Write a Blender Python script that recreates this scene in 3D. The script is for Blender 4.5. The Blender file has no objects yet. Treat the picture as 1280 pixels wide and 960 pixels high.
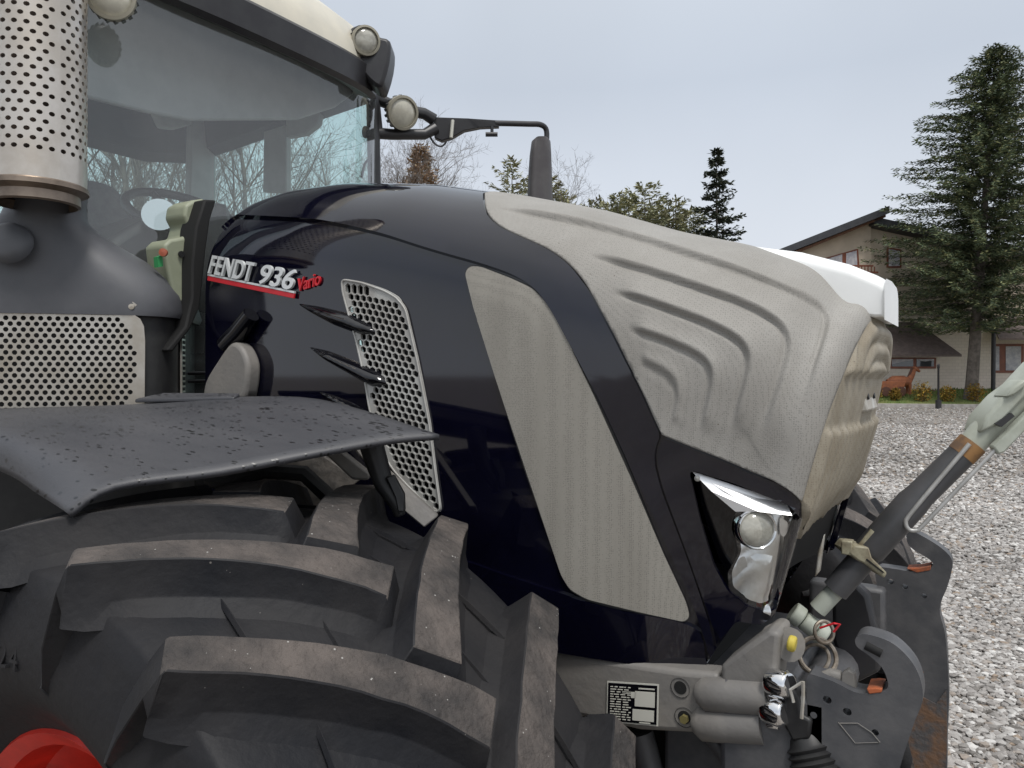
import bpy, bmesh, math, random
import numpy as np
from mathutils import Vector, Matrix
from mathutils.geometry import delaunay_2d_cdt
from mathutils.bvhtree import BVHTree

PI = math.pi
R = math.radians
scene = bpy.context.scene
COL = scene.collection

# ------------------------------------------------------------------ camera
TH = R(32.0); FPX = 960.0; HZ = 470.0
CAM = Vector((1.35, -1.93, 1.85))
FW = Vector((-math.sin(TH), math.cos(TH), 0)); RT = Vector((math.cos(TH), math.sin(TH), 0)); UP = Vector((0, 0, 1))
cd = bpy.data.cameras.new('camera'); cam = bpy.data.objects.new('camera', cd); COL.objects.link(cam)
cam.location = CAM; cam.rotation_euler = (R(90), 0, TH)
cd.sensor_width = 36; cd.lens = 27.0; cd.shift_y = -10/1280; cd.clip_start = .05; cd.clip_end = 3000
scene.camera = cam

def ray(px, py): return FW + RT*((px-640)/FPX) + UP*((HZ-py)/FPX)
def U(px, py, t): return CAM + ray(px, py)*t
def UY(px, py, Y): d = ray(px, py); return CAM + d*((Y-CAM.y)/d.y)
def UX(px, py, X): d = ray(px, py); return CAM + d*((X-CAM.x)/d.x)
def UZ(px, py, Z): d = ray(px, py); return CAM + d*((Z-CAM.z)/d.z)

# ------------------------------------------------------------------ materials
def mat(name, col, rough=.5, col2=None, nscale=8, lo=.4, hi=.6, metal=0, bump=0, bscale=60, rvar=0, spec=.5, coat=0, detail=6, speck=None, speckscale=90, speckth=.12, speckrough=None, stretch=None, bdist=.01):
    m = bpy.data.materials.new(name); m.use_nodes = True
    nt = m.node_tree; N = nt.nodes; L = nt.links
    b = N['Principled BSDF']
    b.inputs['Base Color'].default_value = (*col, 1); b.inputs['Roughness'].default_value = rough
    b.inputs['Metallic'].default_value = metal; b.inputs['Specular IOR Level'].default_value = spec
    b.inputs['Coat Weight'].default_value = coat; b.inputs['Coat Roughness'].default_value = .03
    tc = N.new('ShaderNodeTexCoord'); co = tc.outputs['Object']
    if stretch:
        mp = N.new('ShaderNodeMapping'); mp.inputs['Scale'].default_value = stretch; L.new(co, mp.inputs[0]); co = mp.outputs[0]
    last = None
    if col2 is not None:
        n = N.new('ShaderNodeTexNoise'); n.inputs['Scale'].default_value = nscale; n.inputs['Detail'].default_value = detail; n.inputs['Roughness'].default_value = .6
        L.new(co, n.inputs['Vector'])
        r = N.new('ShaderNodeMapRange'); r.inputs[1].default_value = lo; r.inputs[2].default_value = hi; L.new(n.outputs[0], r.inputs[0])
        mx = N.new('ShaderNodeMix'); mx.data_type = 'RGBA'; mx.inputs[6].default_value = (*col, 1); mx.inputs[7].default_value = (*col2, 1)
        L.new(r.outputs[0], mx.inputs[0]); last = mx.outputs[2]
        if rvar:
            r2 = N.new('ShaderNodeMapRange'); r2.inputs[3].default_value = rough-rvar; r2.inputs[4].default_value = rough+rvar
            L.new(r.outputs[0], r2.inputs[0]); L.new(r2.outputs[0], b.inputs['Roughness'])
    if speck is not None:
        v = N.new('ShaderNodeTexVoronoi'); v.inputs['Scale'].default_value = speckscale; L.new(co, v.inputs['Vector'])
        n2 = N.new('ShaderNodeTexNoise'); n2.inputs['Scale'].default_value = speckscale*.35; L.new(co, n2.inputs['Vector'])
        ad = N.new('ShaderNodeMath'); ad.operation = 'MULTIPLY_ADD'; L.new(n2.outputs[0], ad.inputs[0]); ad.inputs[1].default_value = .6; L.new(v.outputs['Distance'], ad.inputs[2])
        lt = N.new('ShaderNodeMapRange'); lt.inputs[1].default_value = speckth+.3; lt.inputs[2].default_value = speckth+.34; lt.inputs[3].default_value = 1; lt.inputs[4].default_value = 0
        L.new(ad.outputs[0], lt.inputs[0])
        mx2 = N.new('ShaderNodeMix'); mx2.data_type = 'RGBA'; mx2.inputs[7].default_value = (*speck, 1)
        if last: L.new(last, mx2.inputs[6])
        else: mx2.inputs[6].default_value = (*col, 1)
        L.new(lt.outputs[0], mx2.inputs[0]); last = mx2.outputs[2]
        if speckrough is not None:
            r3 = N.new('ShaderNodeMapRange'); r3.inputs[3].default_value = rough; r3.inputs[4].default_value = speckrough
            L.new(lt.outputs[0], r3.inputs[0]); L.new(r3.outputs[0], b.inputs['Roughness'])
    if last: L.new(last, b.inputs['Base Color'])
    if bump:
        n3 = N.new('ShaderNodeTexNoise'); n3.inputs['Scale'].default_value = bscale; n3.inputs['Detail'].default_value = 5; L.new(co, n3.inputs['Vector'])
        bp = N.new('ShaderNodeBump'); bp.inputs['Strength'].default_value = bump; bp.inputs['Distance'].default_value = bdist
        L.new(n3.outputs[0], bp.inputs['Height']); L.new(bp.outputs[0], b.inputs['Normal'])
    return m

def perf_mat(name, col, col2, scale, holeth, holecol, nscale=4, speck=(.12,.10,.08), bump=.25, stretch=None):
    """fine perforated sheet: staggered pin holes 4-5 mm apart, dusty"""
    m = mat(name, col, .62, col2, nscale, .3, .7, speck=speck, speckscale=75, speckth=-.02, stretch=stretch, bump=.35, bscale=420, bdist=.002)
    nt = m.node_tree; N = nt.nodes; L = nt.links; b = N['Principled BSDF']
    src = b.inputs['Base Color'].links[0].from_socket
    tc = [n for n in N if n.type == 'TEX_COORD'][0]
    v = N.new('ShaderNodeTexVoronoi'); v.inputs['Scale'].default_value = scale; v.inputs['Randomness'].default_value = .4; L.new(tc.outputs['Object'], v.inputs['Vector'])
    lt = N.new('ShaderNodeMapRange'); lt.inputs[1].default_value = .42; lt.inputs[2].default_value = .12; lt.inputs[3].default_value = 0; lt.inputs[4].default_value = holeth; L.new(v.outputs['Distance'], lt.inputs[0])
    mx = N.new('ShaderNodeMix'); mx.data_type = 'RGBA'; L.new(src, mx.inputs[6]); mx.inputs[7].default_value = (*holecol, 1); L.new(lt.outputs[0], mx.inputs[0])
    L.new(mx.outputs[2], b.inputs['Base Color'])
    return m

M = {}
M['navy'] = mat('navy_paint', (.0015, .0015, .006), .05, (.003, .003, .010), 3, rvar=.015, spec=.75, speck=(.09,.085,.08), speckscale=55, speckth=-.115, speckrough=.5)
M['grille'] = perf_mat('dusty_grille', (.315, .303, .28), (.235, .222, .20), 230, .7, (.13, .125, .115))
M['nose'] = perf_mat('muddy_grille', (.37, .335, .27), (.235, .20, .145), 230, .7, (.15, .125, .09), nscale=9)
M['sidemesh'] = perf_mat('side_mesh', (.305, .288, .252), (.24, .225, .195), 260, .75, (.11, .10, .09), nscale=2.2, stretch=(5, 5, .8))
M['white'] = mat('white_plastic', (.82, .83, .82), .35, (.76, .77, .76), 5)
M['hexmesh'] = mat('hex_mesh', (.42, .42, .40), .5, (.33, .32, .30), 12)
M['black'] = mat('black_plastic', (.012, .012, .013), .5, (.02, .02, .02), 20)
M['void'] = mat('dark_cavity', (.006, .006, .006), .8)  # near black: colours in the shade of openings; also on engine and seal
M['gloss'] = mat('gloss_black', (.004, .004, .006), .04, coat=.2)
M['greyplastic'] = mat('grey_plastic', (.070, .072, .080), .48, (.088, .09, .098), 6, rvar=.05, bump=.12, bscale=350, bdist=.002, speck=(.15,.15,.15), speckscale=70, speckth=-.10)
M['fender'] = mat('fender_plastic', (.042, .043, .049), .5, (.066, .066, .072), 5, .35, .7, rvar=.08, bump=.15, bscale=300, bdist=.002, speck=(.008,.008,.009), speckscale=62, speckth=.19, speckrough=.3, stretch=(.5, 1.5, 1))
M['rubber'] = mat('tyre_rubber', (.0115, .0122, .0150), .6, (.028, .0265, .027), 3.5, .35, .7, rvar=.08, bump=.35, bscale=45, bdist=.006, speck=(.14,.13,.12), speckscale=60, speckth=-.06, spec=.2)
M['lugtop'] = mat('worn_lug_top', (.105, .088, .078), .85, (.030, .027, .026), 7, .36, .62, bump=1, bscale=55, bdist=.012, speck=(.34,.33,.31), speckscale=75, speckth=.0)
M['red'] = mat('red_paint', (.62, .030, .016), .38, (.40, .018, .01), 6)
M['steel'] = mat('brushed_steel', (.52, .49, .44), .36, (.40, .36, .30), 6, metal=.85, rvar=.08, bump=.1, bscale=120, bdist=.002)
M['stack'] = mat('stack_steel', (.60, .55, .49), .34, (.50, .45, .39), 8, metal=.8, rvar=.06)
M['chrome'] = mat('chrome', (.78, .78, .78), .06, metal=1)
M['silver'] = mat('silver_letter', (.72, .74, .74), .3, metal=.25)
M['mirrorchrome'] = mat('lamp_reflector', (.80, .80, .80), .30, (.62, .61, .58), 14, metal=1, bump=.1, bscale=25)
M['flatchrome'] = mat('lamp_visor_chrome', (.88, .88, .88), .42, metal=.8)
M['glasslens'] = mat('lamp_glass', (.42, .41, .36), .12, (.30, .29, .25), 30, coat=.5, bump=.3, bscale=90, bdist=.004)
M['beige'] = mat('olive_beige', (.30, .32, .23), .5, (.25, .27, .19), 7)
M['cream'] = mat('cream_paint', (.62, .58, .48), .4, (.55, .52, .44), 5)
M['casting'] = mat('grey_casting', (.155, .148, .14), .55, (.21, .195, .175), 5, .4, .65, bump=.3, bscale=60, bdist=.004, speck=(.06,.05,.045), speckscale=80, speckth=-.05)
M['hitch'] = mat('hitch_paint', (.055, .057, .063), .5, (.115, .113, .115), 9, .38, .72, bump=.2, bscale=90, bdist=.003, speck=(.16,.085,.05), speckscale=35, speckth=-.07)
M['rust'] = mat('rusty_paint', (.08, .075, .075), .7, (.15, .085, .05), 14, .45, .58, bump=.4, bscale=60)
M['orange_rust'] = mat('bright_rust', (.38, .10, .035), .8, (.18, .07, .04), 30)
M['tube'] = mat('dark_tube', (.05, .052, .056), .42, (.075, .075, .08), 7, rvar=.06, bump=.15, bscale=120, bdist=.002)
M['mint'] = mat('pale_green_paint', (.44, .47, .41), .45, (.34, .36, .30), 12, .4, .65, bump=.2, bscale=50, bdist=.003)
M['zinc'] = mat('zinc', (.55, .54, .50), .4, (.38, .34, .28), 18, metal=.5)
M['yellow'] = mat('yellow_cap', (.50, .40, .06), .6)
M['greencap'] = mat('green_tag', (.03, .25, .08), .5)
M['redcap'] = mat('red_cap', (.32, .08, .04), .5)
M['redtext'] = mat('red_letter', (.55, .02, .03), .35)
M['label'] = mat('label_white', (.55, .54, .48), .5)
M['interior'] = mat('cab_trim', (.40, .395, .395), .7, (.46, .45, .45), 9)
M['darktrim'] = mat('dark_trim', (.022, .021, .024), .4, (.03, .03, .032), 10)
M['cloth'] = mat('seat_cloth', (.10, .10, .105), .9, (.13, .13, .13), 30)
def glass_mat(name, tint, extra=.0, rough=.0, base=.08):
    m = bpy.data.materials.new(name); m.use_nodes = True; nt = m.node_tree; N = nt.nodes; L = nt.links
    N.remove(N['Principled BSDF']); out = N['Material Output']
    tr = N.new('ShaderNodeBsdfTransparent'); tr.inputs[0].default_value = (*tint, 1)
    gl = N.new('ShaderNodeBsdfGlossy'); gl.inputs['Roughness'].default_value = rough; gl.inputs[0].default_value = (.95,.95,.95,1)
    lw = N.new('ShaderNodeLayerWeight'); lw.inputs[0].default_value = .5; fr = N.new('ShaderNodeMath'); fr.operation = 'POWER'; fr.inputs[1].default_value = 5; L.new(lw.outputs['Facing'], fr.inputs[0])
    ad = N.new('ShaderNodeMath'); ad.operation = 'MULTIPLY_ADD'; ad.inputs[1].default_value = .92; ad.inputs[2].default_value = .06+extra; ad.use_clamp = True
    L.new(fr.outputs[0], ad.inputs[0])
    mx = N.new('ShaderNodeMixShader'); L.new(ad.outputs[0], mx.inputs[0]); L.new(tr.outputs[0], mx.inputs[1]); L.new(gl.outputs[0], mx.inputs[2])
    df = N.new('ShaderNodeBsdfDiffuse'); df.inputs[0].default_value = (.5, .5, .5, 1)
    mx2 = N.new('ShaderNodeMixShader'); mx2.inputs[0].default_value = base; L.new(mx.outputs[0], mx2.inputs[1]); L.new(df.outputs[0], mx2.inputs[2])
    L.new(mx2.outputs[0], out.inputs[0]); return m
M['windscreen'] = glass_mat('windscreen_glass', (.92, .99, .98), .04, base=.09)
M['lampglass'] = glass_mat('lamp_cover', (.96, .97, .97), .02, base=.01)
M['sideglass'] = glass_mat('tinted_glass', (.76, .96, .92), -.02, base=.03)

# ------------------------------------------------------------------ mesh helpers
def thing(name, label, cat, loc=(0, 0, 0), group=None):
    o = bpy.data.objects.new(name, None); COL.objects.link(o); o.location = loc; o.empty_display_size = .2
    o['label'] = label; o['category'] = cat
    if group: o['group'] = group
    return o
def adopt(o, parent):
    o.parent = parent
    o.matrix_parent_inverse = Matrix.Translation(-Vector(parent.location)) if parent.parent is None else Matrix.Identity(4)
def obj(name, V, F, mats, parent=None, smooth=True, angle=40, idx=None, bevel=0, seg=2):
    me = bpy.data.meshes.new(name)
    V = [tuple(v) for v in V] if not isinstance(V, np.ndarray) else V.tolist()
    F = F.tolist() if isinstance(F, np.ndarray) else [tuple(int(i) for i in f) for f in F]
    me.from_pydata(V, [], F); me.validate(); me.update()
    for m in (mats if isinstance(mats, (list, tuple)) else [mats]): me.materials.append(m)
    if idx is not None and len(idx) == len(me.polygons): me.polygons.foreach_set('material_index', np.array(idx, dtype=np.int32))
    if smooth:
        me.polygons.foreach_set('use_smooth', [True]*len(me.polygons)); me.set_sharp_from_angle(angle=R(angle))
    o = bpy.data.objects.new(name, me); COL.objects.link(o)
    if parent: adopt(o, parent)
    if bevel:
        b = o.modifiers.new('bevel', 'BEVEL'); b.width = bevel; b.segments = seg; b.limit_method = 'ANGLE'; b.angle_limit = R(35)
    return o
class MB:
    def __init__(s): s.V = []; s.F = []; s.I = []
    def add(s, V, F, i=0):
        n = len(s.V); s.V += [tuple(v) for v in V]; s.F += [tuple(k+n for k in f) for f in F]; s.I += [i]*len(F); return s
    def box(s, c, h, ax=None, i=0):
        c = Vector(c); ax = ax or (Vector((1,0,0)), Vector((0,1,0)), Vector((0,0,1)))
        V = [c + ax[0]*h[0]*a + ax[1]*h[1]*b + ax[2]*h[2]*d for a in (-1,1) for b in (-1,1) for d in (-1,1)]
        return s.add(V, [(0,1,3,2),(4,6,7,5),(0,4,5,1),(2,3,7,6),(0,2,6,4),(1,5,7,3)], i)
    def tube(s, P, r, n=10, cap=True, i=0):
        P = [Vector(p) for p in P]; m = len(P); rr = r if isinstance(r, (list, tuple)) else [r]*m
        t0 = (P[1]-P[0]).normalized(); a = t0.orthogonal().normalized(); V = []; F = []
        for k in range(m):
            t = (P[min(k+1, m-1)]-P[max(k-1, 0)]).normalized()
            a = (a - t*a.dot(t)).normalized(); b = t.cross(a)
            for j in range(n): w = 2*PI*j/n; V.append(P[k] + (a*math.cos(w)+b*math.sin(w))*rr[k])
        for k in range(m-1):
            for j in range(n): F.append((k*n+j, k*n+(j+1) % n, (k+1)*n+(j+1) % n, (k+1)*n+j))
        if cap: F.append(tuple(range(n-1, -1, -1))); F.append(tuple(range((m-1)*n, m*n)))
        return s.add(V, F, i)
    def lathe(s, prof, o, ax, n=32, i=0, cap=False):
        """prof = [(radius, height along ax)]"""
        o = Vector(o); ax = Vector(ax).normalized(); a = ax.orthogonal().normalized(); b = ax.cross(a); V = []; F = []
        for r, h in prof:
            for j in range(n): w = 2*PI*j/n; V.append(o + ax*h + (a*math.cos(w)+b*math.sin(w))*r)
        for k in range(len(prof)-1):
            for j in range(n): F.append((k*n+j, k*n+(j+1) % n, (k+1)*n+(j+1) % n, (k+1)*n+j))
        if cap: F.append(tuple(range(n-1, -1, -1))); F.append(tuple(range((len(prof)-1)*n, len(prof)*n)))
        return s.add(V, F, i)
    def slab(s, P, vec, i=0):
        P = [Vector(p) for p in P]; vec = Vector(vec); n = len(P)
        V = P + [p+vec for p in P]
        F = [tuple(range(n)), tuple(range(2*n-1, n-1, -1))] + [(j, j+n, (j+1) % n+n, (j+1) % n) for j in range(n)]
        return s.add(V, F, i)
    def build(s, name, m, parent=None, **k): return obj(name, s.V, s.F, m, parent, idx=s.I, **k)
def spline(P, n=8, closed=False):
    """Catmull-Rom through points of any dimension"""
    P = [np.array(p, float) for p in P]; m = len(P); out = []
    rng = range(m if closed else m-1)
    for k in rng:
        if closed: p0, p1, p2, p3 = P[k-1], P[k], P[(k+1) % m], P[(k+2) % m]
        else: p0, p1, p2, p3 = P[max(k-1, 0)], P[k], P[k+1], P[min(k+2, m-1)]
        for q in range(n):
            t = q/n; out.append(.5*((2*p1)+(p2-p0)*t+(2*p0-5*p1+4*p2-p3)*t*t+(3*p1-p0-3*p2+p3)*t**3))
    if not closed: out.append(P[-1])
    return out
def resample(P, d):
    """closed loop resampled along its length, keeping its corners"""
    out = []; m = len(P)
    for k in range(m):
        a = np.array(P[k], float); b = np.array(P[(k+1) % m], float); n = max(1, int(round(np.linalg.norm(b-a)/d)))
        for q in range(n): out.append(a+(b-a)*q/n)
    return out
def inside(pts, loops):
    """even-odd test of many points against several loops"""
    pts = np.asarray(pts, float); x = pts[:, 0]; y = pts[:, 1]; res = np.zeros(len(pts), bool)
    for lp in loops:
        q = np.asarray(lp, float); lo = q.min(0); hi = q.max(0)
        sel = np.where((x >= lo[0]) & (x <= hi[0]) & (y >= lo[1]) & (y <= hi[1]))[0]
        if not len(sel): continue
        a = q; b = np.roll(q, -1, 0); xs = x[sel][:, None]; ys = y[sel][:, None]
        dy = np.where(b[:, 1] == a[:, 1], 1e-12, b[:, 1]-a[:, 1])
        c = ((a[:, 1] > ys) != (b[:, 1] > ys)) & (xs < (b[:, 0]-a[:, 0])*(ys-a[:, 1])/dy+a[:, 0])
        res[sel] ^= (c.sum(1) % 2 == 1)
    return res
def cdt(outer, holes=(), grid=None, clear=.5):
    """triangulated sheet with holes: returns 2D points, triangles, boundary edges"""
    loops = [outer]+list(holes); pts = []; edges = []
    for lp in loops:
        n0 = len(pts); pts += [tuple(p[:2]) for p in lp]; edges += [(n0+i, n0+(i+1) % len(lp)) for i in range(len(lp))]
    if grid:
        q = np.asarray(outer, float); lo = q.min(0); hi = q.max(0)
        gx = np.arange(lo[0], hi[0], grid); gy = np.arange(lo[1], hi[1], grid*.87)
        G = np.array([(a+(grid/2 if k % 2 else 0), b) for k, b in enumerate(gy) for a in gx])
        G = G[inside(G, loops)]
        allb = np.array([p[:2] for lp in loops for p in lp])
        # drop grid points hugging the boundary
        keep = np.ones(len(G), bool); h = grid*clear
        cells = {}
        for p in allb: cells.setdefault((int(p[0]//grid), int(p[1]//grid)), []).append(p)
        for k, g in enumerate(G):
            ci, cj = int(g[0]//grid), int(g[1]//grid)
            for a in (-1, 0, 1):
                for b in (-1, 0, 1):
                    for p in cells.get((ci+a, cj+b), ()):
                        if abs(p[0]-g[0]) < h and abs(p[1]-g[1]) < h: keep[k] = False
        pts += [tuple(g) for g in G[keep]]
    vs, es, fs, _, _, _ = delaunay_2d_cdt([Vector(p) for p in pts], edges, [], 0, 1e-7)
    P = np.array([tuple(v) for v in vs]); T = np.array([tuple(f) for f in fs if len(f) == 3])
    cen = P[T].mean(1); T = T[inside(cen, loops)]
    cnt = {}
    for t in T:
        for a, b in ((t[0], t[1]), (t[1], t[2]), (t[2], t[0])): cnt.setdefault((min(a, b), max(a, b)), []).append((a, b))
    B = [v[0] for v in cnt.values() if len(v) == 1]
    return P, T, B
def sheet(P2, T, B, mapf, top=0., thick=0.):
    """3D sheet of a CDT with side walls at every boundary"""
    A = mapf(P2, top if not callable(top) else top(P2)); F = [tuple(t) for t in T]; V = A
    if thick:
        n = len(P2); Bk = mapf(P2, (top if not callable(top) else top(P2))-thick); V = np.vstack([A, Bk])
        F += [(b, a, a+n, b+n) for a, b in B]
    return V, F
def smoothstep(a, b, x): t = np.clip((x-a)/(b-a), 0, 1); return t*t*(3-2*t)

def smooth_px(P, closed=True, sig=6., step=3.):
    """pixel outline resampled and lightly smoothed (keeps the ends of an open line)"""
    P = [np.array(p, float) for p in P]
    if closed: Q = np.array(resample(P, step))
    else:
        Q = []
        for a, b in zip(P[:-1], P[1:]):
            n = max(1, int(round(np.linalg.norm(b-a)/step))); Q += [a+(b-a)*k/n for k in range(n)]
        Q = np.array(Q+[P[-1]])
    k = int(3*sig/step); g = np.exp(-.5*(np.arange(-k, k+1)*step/sig)**2); g /= g.sum(); n = len(Q)
    if closed: E = np.vstack([Q[-k:], Q, Q[:k]]) if k < n else Q
    else: E = np.vstack([2*Q[0]-Q[k:0:-1], Q, 2*Q[-1]-Q[-2:-k-2:-1]])
    return np.stack([np.convolve(E[:, i], g, 'valid') for i in (0, 1)], -1)
# ================================================================== TRACTOR
tractor = thing('tractor', 'dark navy tractor with dusty grey perforated bonnet and red rims on the gravel yard', 'tractor', (0, 0, 0))
T_ = tractor

# ---- bonnet surface: X -.67 (cab) .. nose, girth v 0 (lower edge) .. 1 (crest)
_KX = np.array([-.67, -.62, -.5, -.3, 0, .25, .5, .7, .85, 1.0, 1.08])
_KT = np.array([2.415, 2.44, 2.452, 2.445, 2.40, 2.34, 2.27, 2.195, 2.15, 2.085, 2.0])
_xs = np.linspace(-.72, 1.12, 369); _ts = np.interp(_xs, _KX, _KT)
_k = np.exp(-np.linspace(-2, 2, 25)**2); _k /= _k.sum()
_ts = np.convolve(np.pad(_ts, 12, mode='edge'), _k, 'valid')
LB = 1.77; VS = 1.40     # body length in u, girth scale used in the flat (u, w) plane
HH = .34; NN = 2.6
def hoodS(u, v):
    """right-hand half of the bonnet; u, v arrays -> (n,3)"""
    u = np.clip(np.asarray(u, float), -.05, 2.26); v = np.clip(np.asarray(v, float), 0, 1)
    X = np.minimum(-.67+u, 1.10); T = np.interp(X, _xs, _ts); W = .45-.070*smoothstep(.42, 1.10, X)
    B = 1.245+.115*smoothstep(1.03, 1.09, X)
    q = .55
    zl = B+(T-HH-B)*v/q; a = np.clip((v-q)/(1-q), 0, 1)*PI/2
    ca = np.maximum(np.cos(a), 0)**(2/NN); sa = np.maximum(np.sin(a), 0)**(2/NN)
    Y = np.where(v < q, W, W*ca); Z = np.where(v < q, zl, T-HH+HH*sa)
    c = np.clip((u-LB)/.5, 0, 1)
    ph = np.clip(c/.16, 0, 1)*PI/2
    s = np.where(c < .16, .925+.075*np.cos(ph), .925*(1-(c-.16)/.84))
    xx = np.where(c <= 0, X, np.where(c < .16, 1.10+.036*np.sin(ph), 1.136+.056*(1-(s/.925)**2)))
    Y = Y*s; Z = np.where(c > 0, 1.36+s*(Z-1.36), Z)
    xx = xx-.26*(2.02-Z)*smoothstep(.65, 1.1, xx)
    xx = xx-np.where(c > 0, .075*np.clip((1.92-Z)/.45, 0, 1.2)**1.4*(1-np.clip(s/.9, 0, 1)**2), 0)
    return np.stack([xx, -Y, Z], -1)
def hoodN(u, v):
    e = 2e-3
    a = hoodS(u+e, v)-hoodS(u-e, v); b = hoodS(u, np.minimum(v+e, 1))-hoodS(u, np.maximum(v-e, 0))
    n = np.cross(a, b); l = np.linalg.norm(n, axis=-1, keepdims=True); n = n/np.maximum(l, 1e-9)
    # outward: away from the axis point
    c = np.stack([np.full(len(n), .2), np.zeros(len(n)), np.full(len(n), 1.7)], -1)
    s = np.sign(((hoodS(u, v)-c)*n).sum(-1, keepdims=True)); s[s == 0] = 1
    return n*s
def hmap(P, off):
    u = P[:, 0]; v = P[:, 1]/VS
    off = np.asarray(off, float); off = off[:, None] if off.ndim else off
    return hoodS(u, v)+hoodN(u, v)*off
# ray casting table
_us = np.concatenate([np.linspace(0, LB, 180), np.linspace(LB, 2.25, 90)[1:]]); _vs = np.linspace(0, 1, 130)
_gu, _gv = np.meshgrid(_us, _vs, indexing='ij'); _G = hoodS(_gu.ravel(), _gv.ravel())
_nv = len(_vs); _tr = []; _tuv = []
for i in range(len(_us)-1):
    for j in range(_nv-1):
        a, b, c, d = i*_nv+j, (i+1)*_nv+j, (i+1)*_nv+j+1, i*_nv+j+1
        _tr += [(a, b, c), (a, c, d)]
_bvh = BVHTree.FromPolygons([Vector(p) for p in _G], _tr)
_uv = np.stack([_gu.ravel(), _gv.ravel()*VS], -1)
def h2(px, py, nearest=True):
    d = ray(px, py).normalized(); hit, nrm, fi, dist = _bvh.ray_cast(CAM, d)
    if hit is None:      # beyond the outline: nearest surface point to the ray
        best = None
        for t in np.linspace(1.2, 3.2, 120):
            h = _bvh.find_nearest(CAM+d*t)
            if best is None or h[3] < best[3]: best = h
        hit, nrm, fi, dist = best
    a, b, c = _tr[fi]; A, Bv, Cv = (Vector(_G[k]) for k in (a, b, c))
    v0 = Bv-A; v1 = Cv-A; v2 = hit-A
    d00 = v0.dot(v0); d01 = v0.dot(v1); d11 = v1.dot(v1); d20 = v2.dot(v0); d21 = v2.dot(v1); den = d00*d11-d01*d01
    if abs(den) < 1e-16: return _uv[a].copy()
    w1 = (d11*d20-d01*d21)/den; w2 = (d00*d21-d01*d20)/den
    return _uv[a]*(1-w1-w2)+_uv[b]*w1+_uv[c]*w2
def hp(px, py, off=0.):
    q = h2(px, py); return Vector(hmap(q[None, :], off)[0])
def hpoly(P, n=6, d=.012, closed=True, smooth=True):
    Q = [h2(*p) for p in smooth_px(P, closed, 4. if smooth else 1.2)]
    return resample(Q, d) if closed else Q
def mirror_sheet(V, F):
    n = len(V); V2 = V*np.array([1, -1, 1]); return np.vstack([V, V2]), F+[tuple(k+n for k in f[::-1]) for f in F]
def hood_part(name, outer, m, holes=(), grid=.03, top=0., thick=.02, both=True, parent=None, angle=35, weld=False, mapf=None):
    P, T, B = cdt(outer, holes, grid); crest = P[:, 1] > VS-1e-6
    B = [e for e in B if not (crest[e[0]] and crest[e[1]])]
    V, F = sheet(P, T, B, mapf or hmap, top, thick); V = np.asarray(V)
    if weld:
        V[np.tile(crest, len(V)//len(P)), 1] = 0.; V, F = mirror_sheet(V, F); o = obj(name, V, F, m, parent or T_, angle=180)
        bm = bmesh.new(); bm.from_mesh(o.data); bmesh.ops.remove_doubles(bm, verts=[v for v in bm.verts if abs(v.co.y) < 1e-6], dist=1e-5); bm.to_mesh(o.data); bm.free()
        if angle < 180: o.data.set_sharp_from_angle(angle=R(angle))
        return o
    o = obj(name, V, F, m, parent or T_, angle=angle)
    if both: obj(name, V*np.array([1, -1, 1]), [tuple(f[::-1]) for f in F], m, parent or T_, angle=angle)
    return o

def mirrored(mb):
    n = MB(); n.V = [(x, -y, z) for x, y, z in mb.V]; n.F = [f[::-1] for f in mb.F]; n.I = list(mb.I); return n
# ---- outlines (photograph pixels thrown on the bonnet surface)
EDGE = [(606, 244), (604, 258), (608, 274), (625, 288), (660, 303), (690, 316), (715, 334), (733, 355), (750, 385), (770, 420), (790, 460), (810, 500), (820, 525), (829, 543), (858, 555), (900, 571), (940, 588), (970, 600), (990, 613), (1001, 632), (1006, 655), (1009, 690)]
ea = smooth_px(EDGE[:14], False, 14.); eb = smooth_px(EDGE[13:], False, 10.)
es = [h2(*p) for p in ea]+[h2(*p) for p in eb[1:]]
es[0] = np.array([es[0][0], VS]); es[-1] = es[-1]
FOLD = [(262, 271), (311, 272), (360, 274), (396, 276), (438, 284), (481, 294), (523, 308), (560, 319), (600, 330), (640, 343), (668, 358), (688, 383), (710, 423), (750, 498), (780, 563), (810, 628), (835, 684), (862, 740), (880, 790), (893, 832)]
fold = [h2(*p) for p in smooth_px(FOLD, False, 14.)]
SEAM = [(829, 543), (821, 562), (821, 582), (830, 615), (845, 655), (860, 695), (880, 750), (897, 800), (906, 828)]
seam = [h2(*p) for p in smooth_px(SEAM, False, 8.)]
# index of the knee (829,543) along es
kn = len(ea)-1
# top arch: crest at cab -> along crest -> grille edge down -> seam down -> bottom -> fold back
arch = [np.array([0., VS]), np.array([es[0][0]-.006, VS])]+[p+np.array([-.006, 0]) for p in es[1:kn]]+[p+np.array([-.004, 0]) for p in seam[2:]]+fold[::-1]
arch = resample(arch, .012)
bez = [p+np.array([.003, -.006]) for p in es[kn+1:]]+[h2(1004, 725), h2(998, 752), h2(985, 772), h2(950, 800), h2(912, 826)]+[p+np.array([.004, 0]) for p in seam[::-1][:-2]]
bez = [np.array([min(p[0], LB+.098), p[1]]) for p in bez]; bez = resample(bez, .012)
BEIGE = [(583, 342), (589, 334), (603, 335), (640, 349), (668, 362), (688, 383), (706, 415), (745, 497), (790, 598), (830, 692), (858, 752), (863, 770), (856, 776), (800, 764), (735, 748), (714, 736), (703, 718), (660, 590), (620, 468), (594, 385)]
beige = hpoly(BEIGE, 5)
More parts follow.
